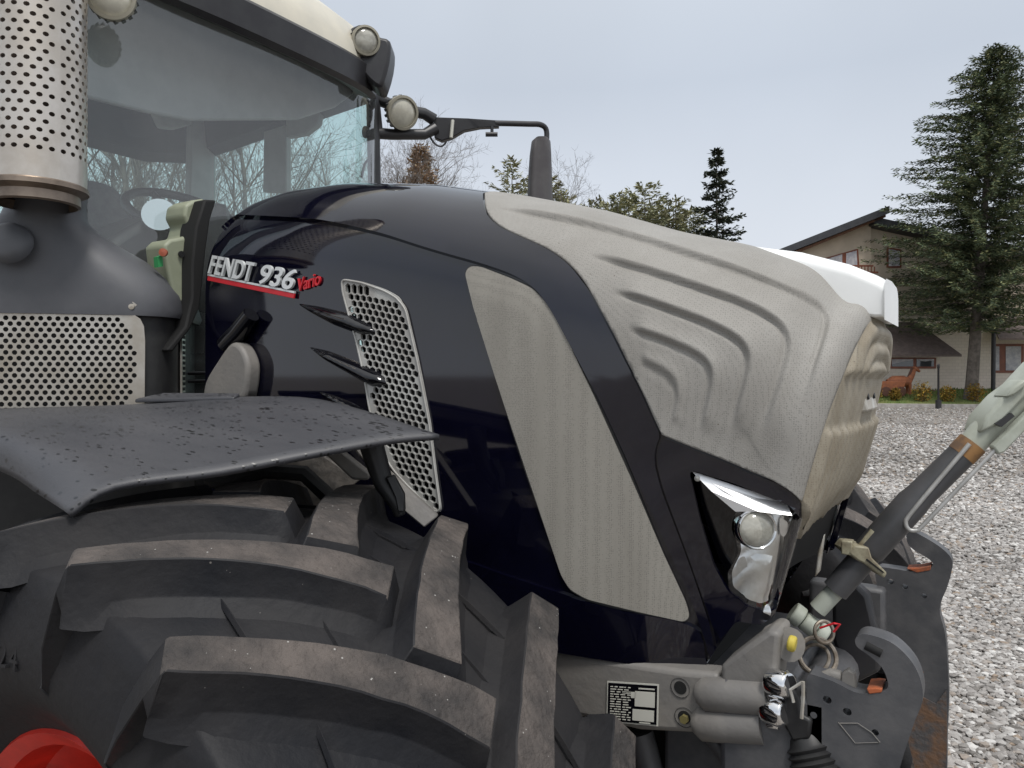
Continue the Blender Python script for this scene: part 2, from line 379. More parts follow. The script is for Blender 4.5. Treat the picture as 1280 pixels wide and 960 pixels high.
HEX = [(428, 348), (453, 352), (481, 361), (500, 372), (509, 386), (516, 416), (524, 450), (531, 485), (539, 528), (546, 588), (553, 640), (546, 642), (521, 618), (496, 592), (482, 572), (470, 540), (462, 508), (456, 470), (446, 424), (437, 392), (430, 366)]
hexo = hpoly(HEX, 4)
LAMP = [(862, 588), (872, 589), (920, 604), (985, 630), (994, 645), (1001, 668), (1002, 700), (990, 735), (975, 752), (958, 762), (935, 756), (912, 738), (893, 705), (875, 645)]
lamp = [np.array([min(p[0], LB+.090), p[1]]) for p in hpoly(LAMP, 4)]

# base shell with openings for the hexagon mesh, the beige mesh and the lamps
ue = 1.745
ue = LB+.105
base = resample([np.array([0., 0.]), np.array([ue, 0.]), np.array([ue, VS]), np.array([0., VS])], .03)
hood_part('bonnet_shell', base, M['navy'], holes=[hexo, lamp], grid=.03, top=0., thick=.004, weld=True)
hood_part('bonnet_arch', arch, M['navy'], grid=.03, top=.011, thick=.02, weld=True)
bezel = hood_part('headlight_bezel', bez, M['navy'], holes=[lamp], grid=.03, top=.010, thick=.014)
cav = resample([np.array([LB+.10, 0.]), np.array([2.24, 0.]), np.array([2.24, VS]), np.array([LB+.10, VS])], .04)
hood_part('nose_shade_sheet', cav, M['void'], grid=.05, top=-.012, thick=.003, weld=True)  # near-black sheet, paints in the shade below the nose grille
# lower skirt below the beige mesh
SK = [(690, 736), (720, 747), (780, 763), (862, 780), (880, 800), (893, 834)]
sk = [h2(*p) for p in SK]
skirt = [np.array([.55, .16])]+spline([np.array([.75, .20])]+sk, 5)+[np.array([sk[-1][0], 0]), np.array([.55, 0])]
hood_part('bonnet_skirt', resample(skirt, .015), M['navy'], grid=.03, top=.009, thick=.02)
# beige side mesh, in a thin black gasket
hood_part('side_mesh', beige, M['sidemesh'], grid=.03, top=.008, thick=.012)
cb = np.mean(beige, 0); gas = [p+(p-cb)/max(np.linalg.norm(p-cb), 1e-6)*.006 for p in beige]
hood_part('side_mesh_gasket', gas, M['black'], grid=.03, top=.004, thick=.01)

# ---- dusty front grille with pressed chevron ribs
GR = [[(616, 264), (670, 275), (717, 284), (764, 296), (811, 310), (858, 325), (901, 339), (932, 350), (964, 362), (996, 375), (1017, 387), (1028, 399), (1032, 412), (1029, 432), (1018, 470), (1003, 515)],
      [(734, 322), (764, 331), (811, 345), (858, 360), (890, 371), (917, 380), (951, 395), (970, 407), (980, 420), (983, 434), (982, 447), (978, 463), (971, 490), (961, 520), (952, 548)],
      [(764, 366), (800, 376), (840, 390), (879, 404), (911, 419), (930, 432), (937, 447), (935, 465), (927, 498), (914, 542)],
      [(786, 410), (826, 423), (858, 436), (879, 447), (891, 460), (890, 480), (885, 505), (875, 540)],
      [(800, 448), (815, 455), (832, 463), (845, 474), (849, 490), (846, 508), (840, 530)]]
gl = [np.array([h2(*q) for q in smooth_px(g, False, 8.)]) for g in GR]
def polydist(P, L):
    """signed distance of points to an open polyline (positive to its left) and fade at its ends"""
    best = np.full(len(P), 9e9); sd = np.zeros(len(P)); par = np.zeros(len(P))
    for k in range(len(L)-1):
        a, b = L[k], L[k+1]; d = b-a; l2 = max((d*d).sum(), 1e-12); t = np.clip(((P-a)@d)/l2, 0, 1)
        q = P-(a+t[:, None]*d); r = np.hypot(q[:, 0], q[:, 1]); s = d[0]*q[:, 1]-d[1]*q[:, 0]
        m = r < best; best = np.where(m, r, best); sd = np.where(m, np.sign(s)*r, sd); par = np.where(m, (k+t)/(len(L)-1), par)
    return sd, np.abs(best), par
def grille_top(P):
    off = np.full(len(P), .013)
    for L, k_, dec in zip(gl, (1, 1, 1, .85, .5), (.05, .045, .04, .03, .016)):
        sd, d, par = polydist(P, L)
        w = smoothstep(0, .12, par)*(1-.35*smoothstep(.55, .75, par))*(1-smoothstep(.86, 1, par))
        off += k_*(.0125*smoothstep(-.009, .007, sd)*np.exp(-np.maximum(sd-.007, 0)/dec)-.006*np.exp(-((sd+.006)/.006)**2))*w*np.exp(-(np.maximum(-sd-.02, 0)/.01))
    return off
uc = LB+.06
ks = next((k for k, p in enumerate(es) if p[0] > uc), len(es))
def h3(p):
    hit, nrm, fi, dist = _bvh.find_nearest(Vector(p)); a, b, c = _tr[fi]; return (_uv[a]+_uv[b]+_uv[c])/3
we = es[min(ks, len(es)-1)][1]
gout = [p for p in es[:ks]]+[np.array([uc, we]), np.array([uc, VS])]
hood_part('side_grille', resample(gout, .010), M['grille'], grid=.0062, top=grille_top, thick=.02, angle=180, weld=True)
def nose_map(P, off):
    u = P[:, 0]; c = np.clip((u-LB)/.5, 0, 1); V = hmap(P, .0)
    Y = np.abs(V[:, 1]); Z = V[:, 2]
    d = 1-((Y/.375)**4+(np.maximum(Z-1.74, 0)/.31)**4)**.25
    band = smoothstep(1.735, 1.75, Z)*(1-smoothstep(1.845, 1.86, Z))
    V[:, 0] += np.asarray(off)+.015*np.abs(np.sin(d*PI*7.5))**.6*smoothstep(.0, .06, d)*smoothstep(.11, .15, c)*(1-.9*band)*smoothstep(1.50, 1.60, Z)
    return V
tip = [h3((1.06+.03*(1-abs(y)/.33), y, 1.505-.02*(1-abs(y)/.33))) for y in (-.30, -.26, -.22, -.18, -.14, -.10, -.06, -.03)]
nout = [np.array([uc-.012, we])]+[t for t in tip if t[0] > uc+.01]
uT = max(nout[-1][0]+.01, 2.12)
nout = nout+[np.array([uT, VS]), np.array([uc-.012, VS])]
hood_part('front_grille', resample(nout, .010), M['nose'], grid=.0075, top=.0135, thick=.018, angle=180, weld=True, mapf=nose_map)
# mounting plate with two screws across the front grille
c0 = hp(1066, 508, .012); fwd = Vector((1, 0, .0)); xax = Vector((0, 1, 0)); 
pl = MB().box((1.104, 0, 1.80), (.009, .085, .03), (Vector((.97, 0, .25)).normalized(), xax, Vector((-.25, 0, .97)).normalized()))
plate = pl.build('badge_plate', M['zinc'], T_, bevel=.004)
for sgn in (-1, 1):
    MB().lathe([(0, .004), (.008, .004), (.009, 0), (.009, -.02)], (1.113, .05*sgn, 1.805), (1, 0, .2), 12).build('screw', M['black'], plate)

# ---- white crown fairing along the top of the nose
cr = MB(); prof = []
ctr = [(.70, 2.172), (.80, 2.162), (.88, 2.150), (.985, 2.127), (1.085, 2.092), (1.14, 2.064), (1.158, 2.05)]
for x, z in ctr:
    k = smoothstep(.70, .9, x); w = .10+.035*float(k); zb = 2.10-.24*max(0, x-.8)-.10*float(smoothstep(1.0, 1.18, x))
    if x > 1.1: zb = 1.975+.0*x
    ring = [(x, -w, zb), (x, -w, z-.020), (x, -w+.010, z-.006), (x, -w+.03, z+.003), (x, 0, z+.008), (x, w-.03, z+.003), (x, w-.010, z-.006), (x, w, z-.020), (x, w, zb)]
    prof.append(ring)
n = 9; V = [p for r in prof for p in r]; F = []
for k in range(len(prof)-1):
    for j in range(n-1): F.append((k*n+j, k*n+j+1, (k+1)*n+j+1, (k+1)*n+j))
    F.append((k*n+n-1, k*n, (k+1)*n, (k+1)*n+n-1))
F += [tuple(range(n)), tuple(range((len(prof)-1)*n+n-1, (len(prof)-1)*n-1, -1))]
crown = obj('crown_fairing', V, F, M['white'], T_, angle=50, bevel=.006)

# ---- hexagonal mesh in the side opening
hexl = []
pt = .0215
hq = np.asarray(hexo); lo = hq.min(0); hi = hq.max(0); ch = hq.mean(0)
inner = [p+(ch-p)/np.linalg.norm(ch-p)*.0035 for p in hexo]
row = 0; w = lo[1]
allh = []
while w < hi[1]:
    u = lo[0]+(pt/2 if row % 2 else 0)
    while u < hi[0]:
        cen = np.array([u, w]); 
        hx = [cen+.0108*np.array([math.cos(PI/6+k*PI/3)*.98, math.sin(PI/6+k*PI/3)*.80]) for k in range(6)]
        allh.append(hx); u += pt
    w += pt*.72; row += 1
flat = np.array([p for h in allh for p in h]); ok = inside(flat, [inner]).reshape(-1, 6).all(1)
hh = [h for h, o in zip(allh, ok) if o]
hood_part('hexagon_mesh', hexo, M['hexmesh'], holes=hh, grid=None, top=.004, thick=.008)
hood_part('mesh_shade_sheet', [p+(p-ch)*.30 for p in hexo], M['void'], grid=.04, top=-.045, thick=.004)  # black backing sheet stands for the shade behind the mesh holes
# bright border of the mesh
bd = MB(); hl = [Vector(v) for v in hmap(np.array([p+(ch-p)/np.linalg.norm(ch-p)*.003 for p in hexo]), .006)]
bd.tube(hl+[hl[0]], .0025, 6, cap=False); bd.build('mesh_border', M['hexmesh'], T_); mirrored(bd).build('mesh_border', M['hexmesh'], T_)

# ---- blade fins beside the mesh
for fin in ([(371, 379), (399, 383), (438, 392), (464, 405), (474, 417), (455, 420), (417, 406), (389, 391)],
            [(385, 433), (412, 439), (448, 453), (478, 466), (487, 481), (467, 485), (438, 468), (406, 450)],
            [(396, 489), (415, 493), (440, 503), (470, 520), (455, 524), (425, 508)]):
    o2 = hpoly(fin, 5, .008); arr = np.asarray(o2)
    def ft(P, arr=arr):
        d = np.full(len(P), 9.)
        for k in range(len(arr)):
            a, b2 = arr[k], arr[(k+1) % len(arr)]; dd = b2-a; t = np.clip(((P-a)@dd)/max((dd*dd).sum(), 1e-12), 0, 1); q = P-(a+t[:, None]*dd); d = np.minimum(d, np.hypot(q[:, 0], q[:, 1]))
        return .034*(1-np.exp(-d/.014))
    hood_part('vent_fin', o2, M['gloss'], grid=.0055, top=ft, thick=.0, angle=180)

# ---- headlights (right one traced, left one mirrored)
def lamp_patch(P, off, thick=.003, grid=.012, n=4, bowl=0, smooth=True):
    """patch at a signed depth from the bonnet; off is a number or one value per corner"""
    Q = np.asarray(hpoly(P, n, .008) if smooth else resample([h2(*p) for p in P], .008))
    x_ = np.maximum(Q[:, 0]-LB, 0); Q[:, 0] = np.where(x_ > 0, LB+.09*(1-np.exp(-x_/.09)), Q[:, 0])
    P2, T2, B2 = cdt(list(Q), (), grid)
    K = np.array([h2(*p) for p in P]); x_ = np.maximum(K[:, 0]-LB, 0); K[:, 0] = np.where(x_ > 0, LB+.09*(1-np.exp(-x_/.09)), K[:, 0])
    if np.ndim(off):
        d = np.linalg.norm(P2[:, None]-K[None], axis=2)+1e-4; wt = 1/d**2; o_ = (wt*np.asarray(off)[None]).sum(1)/wt.sum(1)
    else: o_ = np.full(len(P2), float(off))
    if bowl:
        c = P2.mean(0); r = np.linalg.norm(P2-c, axis=1); o_ = o_-bowl*np.clip(1-(r/r.max())**2, 0, 1)
    V, F = sheet(P2, T2, B2, hmap, o_, thick)
    m = MB(); m.add([tuple(v) for v in V], F); return m
hl_parts = [
    ('housing', LAMP, -.050, 'gloss', {}),
    ('reflector', [(921, 639), (940, 636), (972, 641), (992, 653), (999, 675), (999, 702), (990, 728), (972, 748), (955, 755), (936, 750), (916, 734), (914, 715), (926, 690), (921, 660)], [-.018, -.020, -.020, -.016, -.010, -.006, -.004, -.002, 0, 0, -.002, -.004, -.008, -.014], 'mirrorchrome', {}),
    ('low_beam_bowl', [(931, 690), (950, 668), (972, 672), (974, 690), (966, 706), (955, 707), (942, 702)], [-.008, -.020, -.022, -.012, -.002, -.002, -.002], 'mirrorchrome', {}),
    ('cover_fin', [(916, 735), (921, 700), (930, 694), (934, 705), (930, 742)], -.004, 'mirrorchrome', {}),
    ('cover_fin', [(937, 748), (939, 706), (946, 706), (962, 712), (964, 735), (955, 752)], -.006, 'mirrorchrome', {}),
    ('side_reflector', [(976, 646), (990, 655), (996, 680), (985, 676), (978, 665)], -.004, 'mirrorchrome', {}),
    ('lower_lip', [(952, 762), (962, 754), (985, 745), (998, 742), (992, 752), (972, 764)], [.014, .004, .004, .004, .014, .014], 'mirrorchrome', {}),
]
def headlight(mir):
    root = None
    for nm, P, off, m, kw in hl_parts:
        mb = lamp_patch(P, off, **kw); mb = mirrored(mb) if mir else mb
        if root is None: root = mb.build('headlight', M[m], T_)
        else: mb.build(nm, M[m], root, angle=30)
    vz = MB(); q3 = [hp(864, 589, -.002), hp(985, 630, -.010), hp(986, 642, .012), hp(950, 638, .016), hp(921, 638, .014), hp(890, 613, .010)]; vz.slab(q3, (0, .003, 0)); vz = mirrored(vz) if mir else vz; vz.build('lamp_visor', M['flatchrome'], root, smooth=False)
    c = hp(947, 661, .004); d = (CAM-c).normalized(); nrm = Vector(hoodN(*[np.array([k]) for k in (h2(947, 657)[0], h2(947, 657)[1]/VS)])[0]); ax = (nrm+Vector((.75, 0, .05))).normalized()
    if mir: c = Vector((c.x, -c.y, c.z)); ax = Vector((ax.x, -ax.y, ax.z))
    MB().lathe([(.040, -.03), (.041, .0), (.038, .005), (.035, .003), (.034, -.01)], c, ax, 36).build('projector_ring', M['chrome'], root)
    MB().lathe([(.035, .0), (.032, .006), (.025, .010), (.014, .014), (.0005, .015)], c, ax, 36).build('projector_lens', M['glasslens'], root)
    cg = lamp_patch([(921, 637), (950, 634), (984, 641), (995, 654), (1001, 675), (1001, 702), (991, 732), (974, 751), (956, 760), (936, 755), (914, 737), (911, 714), (926, 690), (919, 660)], .006, thick=0, bowl=-.008); cg = mirrored(cg) if mir else cg; cg.build('clear_cover', M['lampglass'], root, angle=180)
    q = hp(872, 598, -.004); q = Vector((q.x, -q.y, q.z)) if mir else q; a2 = Vector((nrm.x, nrm.y*(-1 if mir else 1), nrm.z))
    MB().lathe([(.0005, .008), (.006, .006), (.007, 0), (.007, -.02)], q, a2, 12).build('screw', M['zinc'], root)
headlight(False); headlight(True)

# ---- model badge
p0 = hp(263, 347, .004); p1 = hp(371, 369, .004); xa = (p1-p0).normalized()
nb = Vector((0, -1, 0)); ya = xa.cross(nb)*-1; ya = nb.cross(xa).normalized() if nb.cross(xa).z > 0 else -nb.cross(xa).normalized(); nn = xa.cross(ya).normalized()
def text_part(name, body, origin, xax, yax, size, m, ext=.002, shear=0, width=.1, parent=None, bold=0.):
    cu = bpy.data.curves.new(name, 'FONT'); cu.body = body; cu.size = size; cu.extrude = ext; cu.shear = shear; cu.offset = bold
    o = bpy.data.objects.new(name, cu); COL.objects.link(o); bpy.context.view_layer.update()
    me = bpy.data.meshes.new_from_object(o.evaluated_get(bpy.context.evaluated_depsgraph_get()))
    bpy.data.objects.remove(o); bpy.data.curves.remove(cu)
    n_ = xax.cross(yax).normalized(); V = np.array([tuple(v.co) for v in me.vertices]); F = [tuple(p.vertices) for p in me.polygons]
    lo_ = V[:, 0].min(); sx = width/(V[:, 0].max()-lo_); V[:, 0] -= lo_
    W = np.array(origin)[None]+V[:, :1]*sx*np.array(xax)[None]+V[:, 1:2]*np.array(yax)[None]+V[:, 2:]*np.array(n_)[None]
    bpy.data.meshes.remove(me)
    return obj(name, W, F, m, parent or T_, smooth=False)
if nn.dot(nb) < 0: nn = -nn
L1 = (p1-p0).length
bar = MB().slab([p0-ya*.010, p1-ya*.010+xa*.0, p1+ya*.004, p0+ya*.004], nn*.006).build('model_badge', M['redtext'], T_, bevel=.001)
MB().slab([p0+ya*.0045, p1+ya*.0045, p1+ya*.010, p0+ya*.010], nn*.007).build('badge_rule', M['silver'], bar)
text_part('badge_lettering', 'FENDT', p0+ya*.013+xa*.003+nn*.006, xa, ya, .078, M['silver'], .004, .25, L1*.54, bar, .0012)
text_part('badge_number', '936', p0+ya*.013+xa*L1*.62+nn*.006, xa, ya, .078, M['silver'], .004, .25, L1*.37, bar, .0012)
sv = hp(376, 364, .004); sv1 = hp(403, 356, .004); xs_ = (sv1-sv).normalized(); ys_ = nb.cross(xs_).normalized(); ys_ = ys_ if ys_.z > 0 else -ys_
text_part('badge_script', 'Vario', sv, xs_, ys_, .050, M['redtext'], .003, .35, (sv1-sv).length, bar, .0004)
# ================================================================== wheels
def tyre_mesh(Rs, Rc, w, rr, nl, to, ti, dc, flip, lug=1.0):
    """directional tractor tyre about the Y axis, outer face towards -Y (or +Y when flip)"""
    V = []; F = []; I = []
    def P(v, r, th): return ((r*math.sin(R(th))), v*(-1 if flip else 1), r*math.cos(R(th)))
    h = .056*lug
    prof = [(-w*.74, rr-.012), (-w*.80, rr+.02), (-w*.98, rr+.10), (-w*1.03, (rr+Rs)/2-.01), (-w*1.0, Rs-.115), (-w*.965, Rs-.075), (-w*.90, Rs-h-.004), (-w*.6, Rs-h+.016*.6), (-w*.3, Rc-h-.006), (0, Rc-h)]
    prof = prof+[(-a, b) for a, b in prof[-2::-1]]
    pr = [tuple(p) for p in spline(prof, 4)]
    n = 132; m = len(pr)
    for k in range(n):
        for v, r in pr: V.append(P(v, r, 360*k/n))
    for k in range(n):
        for j in range(m-1): F.append((k*m+j, ((k+1) % n)*m+j, ((k+1) % n)*m+j+1, k*m+j+1)); I.append(0)
    # thin mould lines between the lugs
    for side in (-1, 1):
        for k in range(nl):
            th0 = (to if side < 0 else ti)+k*360/nl
            for t in (.38, .66, .86):
                v = side*(w*(1-t)-.045*t); ta = th0+dc*t+2.4; tb = ta+360/nl-4.8; n0 = len(V)
                for q in range(5):
                    th = ta+(tb-ta)*q/4; a_ = abs(v)/w; r0 = Rc-h-(Rc-Rs)*min(a_, 1)**1.6; vq = v+side*.03*q/4
                    V.extend([P(vq-.004, r0-.004, th), P(vq, r0+.005, th), P(vq+.004, r0-.004, th)])
                for q in range(4):
                    for j in (0, 1): F.append((n0+3*q+j, n0+3*q+j+1, n0+3*q+j+4, n0+3*q+j+3)); I.append(0)
    # lugs
    Pp = 360/nl; rj = random.Random(4)
    hv = [(abs(v), r) for v, r in pr[len(pr)//2:] if r > Rs-h-.05]; hv.sort(); hvx = [a for a, _ in hv]; hvy = [b for _, b in hv]
    def carc(v): return float(np.interp(abs(v), hvx, hvy))
    def baser(v):
        a = abs(v)/w
        return Rc-h-(Rc-Rs)*min(a, 1)**1.6-.006
    for side in (-1, 1):
        for k in range(nl):
            th0 = (to if side < 0 else ti)+k*Pp
            st = []   # (v, th, rtop, rbase, halftop, halfbase)
            N = 14
            for q in range(N+1):
                t = q/N; v = side*(w*(1-t)-.012*t)
                th = th0+dc*(.80*t+.20*t**3.2)
                rt_ = Rs+(Rc-Rs)*(1-(abs(v)/w)**1.8)
                ht = .033+.011*t**2.2; 
                st.append((v, th, rt_, baser(v), ht*lug**.5, (ht+.024)*lug**.5))
            pts = []
            # buttress running down the sidewall
            pre = [(side*w*1.030, th0-3.4, Rs-.215, None, .012, .020), (side*w*1.050, th0-2.0, Rs-.135, None, .030, .042), (side*w*1.035, th0-.6, Rs-.045, None, .032, .048), (side*w*1.012, th0-.1, Rs-.006, Rs-h-.03, .033, .05)]
            S = pre+st
            n0 = len(V)
            def pos(v, th, r): return np.array(P(v, r, th))
            for q, (v, th, rt_, rb, ht, hb) in enumerate(S):
                a = S[max(q-1, 0)]; b = S[min(q+1, len(S)-1)]
                if q < 5: a = S[4]; b = S[6]
                ht = ht*(1+rj.gauss(0, .03))
                tan = pos(b[0], b[1], b[2])-pos(a[0], a[1], a[2])
                c = pos(v, th, rt_); rad = np.array([c[0], 0, c[2]])/math.hypot(c[0], c[2])
                tan -= rad*tan.dot(rad); tan /= np.linalg.norm(tan)+1e-9; side_v = np.cross(rad, tan)
                cb = pos(v, th, rb) if rb else pos(v-side*.05, th, rt_-.06)
                md = cb+(c-cb)*.36; hm = ht+.014 if rb else ht+.004; hw2 = hb+(.034*min(max((w-abs(v))/(.3*w), 0), 1) if rb else 0)
                ring6 = [cb+side_v*hw2, md+side_v*hm, c+side_v*ht, c-side_v*ht, md-side_v*hm, cb-side_v*hw2]
                if rb:
                    for j, lift in ((0, -.003), (5, -.003), (1, h*.30), (4, h*.30)):
                        p_ = ring6[j]; rr_ = math.hypot(p_[0], p_[2]); want = max(carc(p_[1]), Rs-h-.025)-.003+lift; ring6[j] = np.array([p_[0]*want/rr_, p_[1], p_[2]*want/rr_])
                V.extend([tuple(p_) for p_ in ring6])
            mS = len(S)
            for q in range(mS-1):
                o_ = n0+q*6
                for j in range(5):
                    F.append((o_+j, o_+j+1, o_+j+7, o_+j+6)); I.append(1 if (j == 2 and q >= 3) else 0)
            e = n0+(mS-1)*6
            v, th, rt_, rb, ht, hb = S[-1]
            e2 = len(V); vv = v-side*.026; th2 = th+1.9
            cb = pos(vv, th2, rb); rad = np.array([cb[0], 0, cb[2]])/math.hypot(cb[0], cb[2])
            tan = pos(v, th, rt_)-pos(S[-2][0], S[-2][1], S[-2][2]); tan -= rad*tan.dot(rad); tan /= np.linalg.norm(tan); side_v = np.cross(rad, tan)
            V.extend([tuple(cb+side_v*hb*.8), tuple(cb-side_v*hb*.8)])
            F.append((e+2, e+3, e2+1, e2)); I.append(0); F.append((e, e+1, e+2, e2)); I.append(0); F.append((e+3, e+4, e+5, e2+1)); I.append(0)
            F.append((n0, n0+1, n0+2, n0+3, n0+4, n0+5)); I.append(0)
    return V, F, I
def place(V, c, s):
    cs, sn = math.cos(s), math.sin(s); A = np.asarray(V)
    return np.stack([c[0]+A[:, 0]*cs-A[:, 1]*sn, c[1]+A[:, 0]*sn+A[:, 1]*cs, c[2]+A[:, 2]], -1)
def wheel(c, s, flip, Rs, Rc, w, rr, nl, to, ti, dc, lug=1.0):
    sg = 1 if flip else -1
    rim = MB(); ax = Vector((0, sg, 0))
    rim.lathe([(rr-.004, w*.76), (rr+.012, w*.78), (rr+.006, w*.80), (rr-.022, w*.74), (rr-.030, w*.55), (rr-.075, w*.42), (rr-.10, w*.10), (rr*.62, w*.02), (rr*.55, w*.16), (.20, w*.22), (.19, w*.42), (.12, w*.46), (0.001, w*.46)], (0, 0, 0), ax, 64)
    rim.lathe([(rr-.004, -w*.76), (rr+.012, -w*.78), (rr-.03, -w*.7), (rr-.09, -w*.3), (rr-.10, w*.1)], (0, 0, 0), ax, 64)
    rim.V = [tuple(p) for p in place(rim.V, c, s)]
    wr = rim.build('wheel', M['red'], T_, angle=35)
    wr['label'] = ('right' if c[1] < 0 else 'left')+(' front' if c[0] > -1 else ' rear')+' wheel with red rim'
    V, F, I = tyre_mesh(Rs, Rc, w, rr, nl, to, ti, dc, flip, lug)
    ty = obj('tyre', place(V, c, s), F, [M['rubber'], M['lugtop']], wr, angle=54, idx=I, bevel=.004 if c[0] > -1 else 0, seg=1)
    return wr, ty
FWc = (.057, -.935, .776)
wr, ty = wheel(FWc, -.053, False, .818, .853, .362, .452, 19, 10.4, 20.75, 20.6)
wheel((.36, .985, .82), -.053, True, .825, .86, .34, .452, 19, 10.4, 20.75, 20.6)
wheel((-3.0, -1.0, 1.03), 0, False, 1.03, 1.07, .36, .56, 20, 3, 12, 19, 1.1)
wheel((-3.0, 1.0, 1.03), 0, True, 1.03, 1.07, .36, .56, 20, 3, 12, 19, 1.1)
# raised marking on the sidewall of the near front tyre
for ch, a0 in (('2', -7.0), ('4', -3.4)):
    th = R(a0); r = .60
    o = Vector(place([(r*math.sin(th), -.362*1.03, r*math.cos(th))], FWc, -.053)[0])
    text_part('sidewall_figure', ch, o, Vector((math.cos(th), -.05, -math.sin(th))).normalized(), Vector((math.sin(th), .12, math.cos(th))).normalized(), .055, M['rubber'], .004, 0, .028, wr)

# ================================================================== right front fender
fe = MB()
rows = [   # from the outer flange to the inner edge; each row rear -> front, (px, py, depth)
    [(-90, 562, 1.95), (0, 589, 1.62), (48, 618, 1.44), (84, 641, 1.300)],
    [(-90, 520, 2.02), (0, 545, 1.66), (70, 577, 1.46), (143, 606, 1.335)],
    [(-70, 513, 2.08), (40, 530, 1.76), (130, 552, 1.56), (275, 588, 1.40)],
    [(60, 509, 2.06), (150, 516, 1.84), (260, 532, 1.66), (400, 564, 1.47)],
    [(170, 505, 2.10), (250, 505, 1.92), (350, 512, 1.76), (490, 548, 1.54)],
    [(200, 499, 2.12), (285, 496, 1.99), (400, 499, 1.85), (549, 543, 1.58)]]
G = [[np.array(U(*p)) for p in r] for r in rows]
G = [spline(r, 5) for r in G]; G = list(zip(*G)); G = [spline(list(c), 4) for c in G]    # [along][across]
na = len(G); nb_ = len(G[0]); V = [tuple(p) for r in G for p in r]
F = [(i*nb_+j, i*nb_+j+1, (i+1)*nb_+j+1, (i+1)*nb_+j) for i in range(na-1) for j in range(nb_-1)]
fo = obj('front_fender', V, F, M['fender'], T_, angle=60)
sm_ = fo.modifiers.new('thick', 'SOLIDIFY'); sm_.thickness = .012; sm_.offset = -1
zc = np.mean([p[2] for p in V]); 
# make sure the sheet thickens downwards
if fo.data.polygons[len(F)//2].normal.z < 0: fo.data.flip_normals()
# raised inner ridge
MB().slab([U(168, 504, 2.085), U(205, 496, 2.11), U(300, 497, 1.97), U(292, 502, 1.94)], (0, 0, .012)).build('fender_ridge', M['fender'], fo, bevel=.004)
# hidden mirror-image fender on the far wheel
V2 = [(x+.12, -y, z) for x, y, z in V]
fl = obj('front_fender', V2, [f[::-1] for f in F], M['fender'], T_, angle=60); fl.modifiers.new('thick', 'SOLIDIFY').thickness = .012
# fender stay
st = MB(); st.tube([U(462, 548, 1.70), U(470, 575, 1.70), U(480, 605, 1.69), U(497, 632, 1.67), U(500, 645, 1.67)], [.028, .026, .022, .016, .012], 10)
st.slab([U(482, 596, 1.66), U(492, 594, 1.66), U(505, 618, 1.65), U(506, 640, 1.65), U(497, 640, 1.65), U(494, 622, 1.65)], FW*.02)
st.build('fender_stay', M['black'], T_, bevel=.003)
MB().slab([U(400, 562, 1.80), U(425, 562, 1.80), U(462, 592, 1.76), U(460, 601, 1.76), U(440, 600, 1.77)], FW*.03).build('stay_bracket', M['casting'], T_, bevel=.006)
MB().slab([U(430, 546, 1.82), U(440, 546, 1.82), U(548, 645, 1.76), U(530, 660, 1.74), U(506, 640, 1.76)], FW*.02).build('lower_rail', M['casting'], T_, bevel=.004)

# ================================================================== engine and chassis under the bonnet
en = MB()
en.box((.05, 0, 1.12), (.75, .24, .20)); en.box((-.2, 0, 1.45), (.42, .26, .2)); en.box((-.9, 0, 1.0), (.6, .28, .28)); en.box((-2.4, 0, 1.0), (.9, .32, .36))
en.tube([(.057, -.62, .776), (.057, .62, .776)], .12, 16); en.tube([(-3.0, -.75, 1.03), (-3.0, .75, 1.03)], .18, 16)
en.build('engine_block', M['void'], T_, bevel=.02)
hs = MB()
hs.slab([U(270, 610, 2.0), U(285, 580, 2.0), U(330, 570, 2.0), U(400, 566, 1.98), U(450, 600, 1.95), U(400, 640, 1.95), U(310, 650, 1.97)], FW*.02)
hs.build('heat_shield', mat('heat_shield', (.09, .08, .07), .7, (.04, .037, .034), 20, bump=.4, bscale=40), T_, bevel=.004)
w_ = MB()
w_.tube([U(262, 600, 1.92), U(285, 603, 1.9), U(330, 588, 1.9), U(380, 592, 1.9), U(410, 620, 1.9)], .02, 8); w_.build('hose', M['black'], T_)

# grey front support casting on the right with its boss ribs
ca = MB()
ca.slab([UY(x, y, -.435) for x, y in [(600, 800), (704, 817), (790, 829), (850, 838), (898, 842), (905, 878), (904, 918), (860, 917), (800, 914), (740, 900), (640, 880)]], (0, .06, 0))
cast = ca.build('front_support', M['casting'], T_, bevel=.012, seg=3)
cb2 = MB()
cb2.slab([UY(x, y, -.44) for x, y in [(900, 833), (935, 806), (962, 787), (975, 792), (972, 830), (966, 880), (958, 926), (945, 932), (906, 922), (904, 880)]], (0, .10, 0))
cb2.build('front_support_nose', M['casting'], cast, bevel=.014, seg=3)
bo = MB()
for (x0, y0, x1, y1, r) in ((872, 866, 962, 872, .034), (868, 903, 955, 908, .034)):
    a = UY(x0, y0, -.43); b = UY(x1, y1, -.43); bo.tube([a, a+(b-a)*.12, a+(b-a)*.5, b], [r*.6, r, r*1.02, r], 20)
bo.build('support_boss', M['casting'], cast)
bh = MB()
for x, y in ((850, 860), (855, 897)):
    c = UY(x, y, -.437); bh.lathe([(.020, .000), (.019, -.004), (.014, -.010), (.013, -.001), (.0005, -.001)], c, (0, -1, 0), 20)
bh.build('bolt_hole', M['void'], cast)
MB().lathe([(.009, .0), (.009, .008), (.0005, .008)], UY(856, 898, -.438), (0, -1, 0), 6).build('bolt', mat('bolt', (.28, .24, .10), .5, metal=.6), cast)
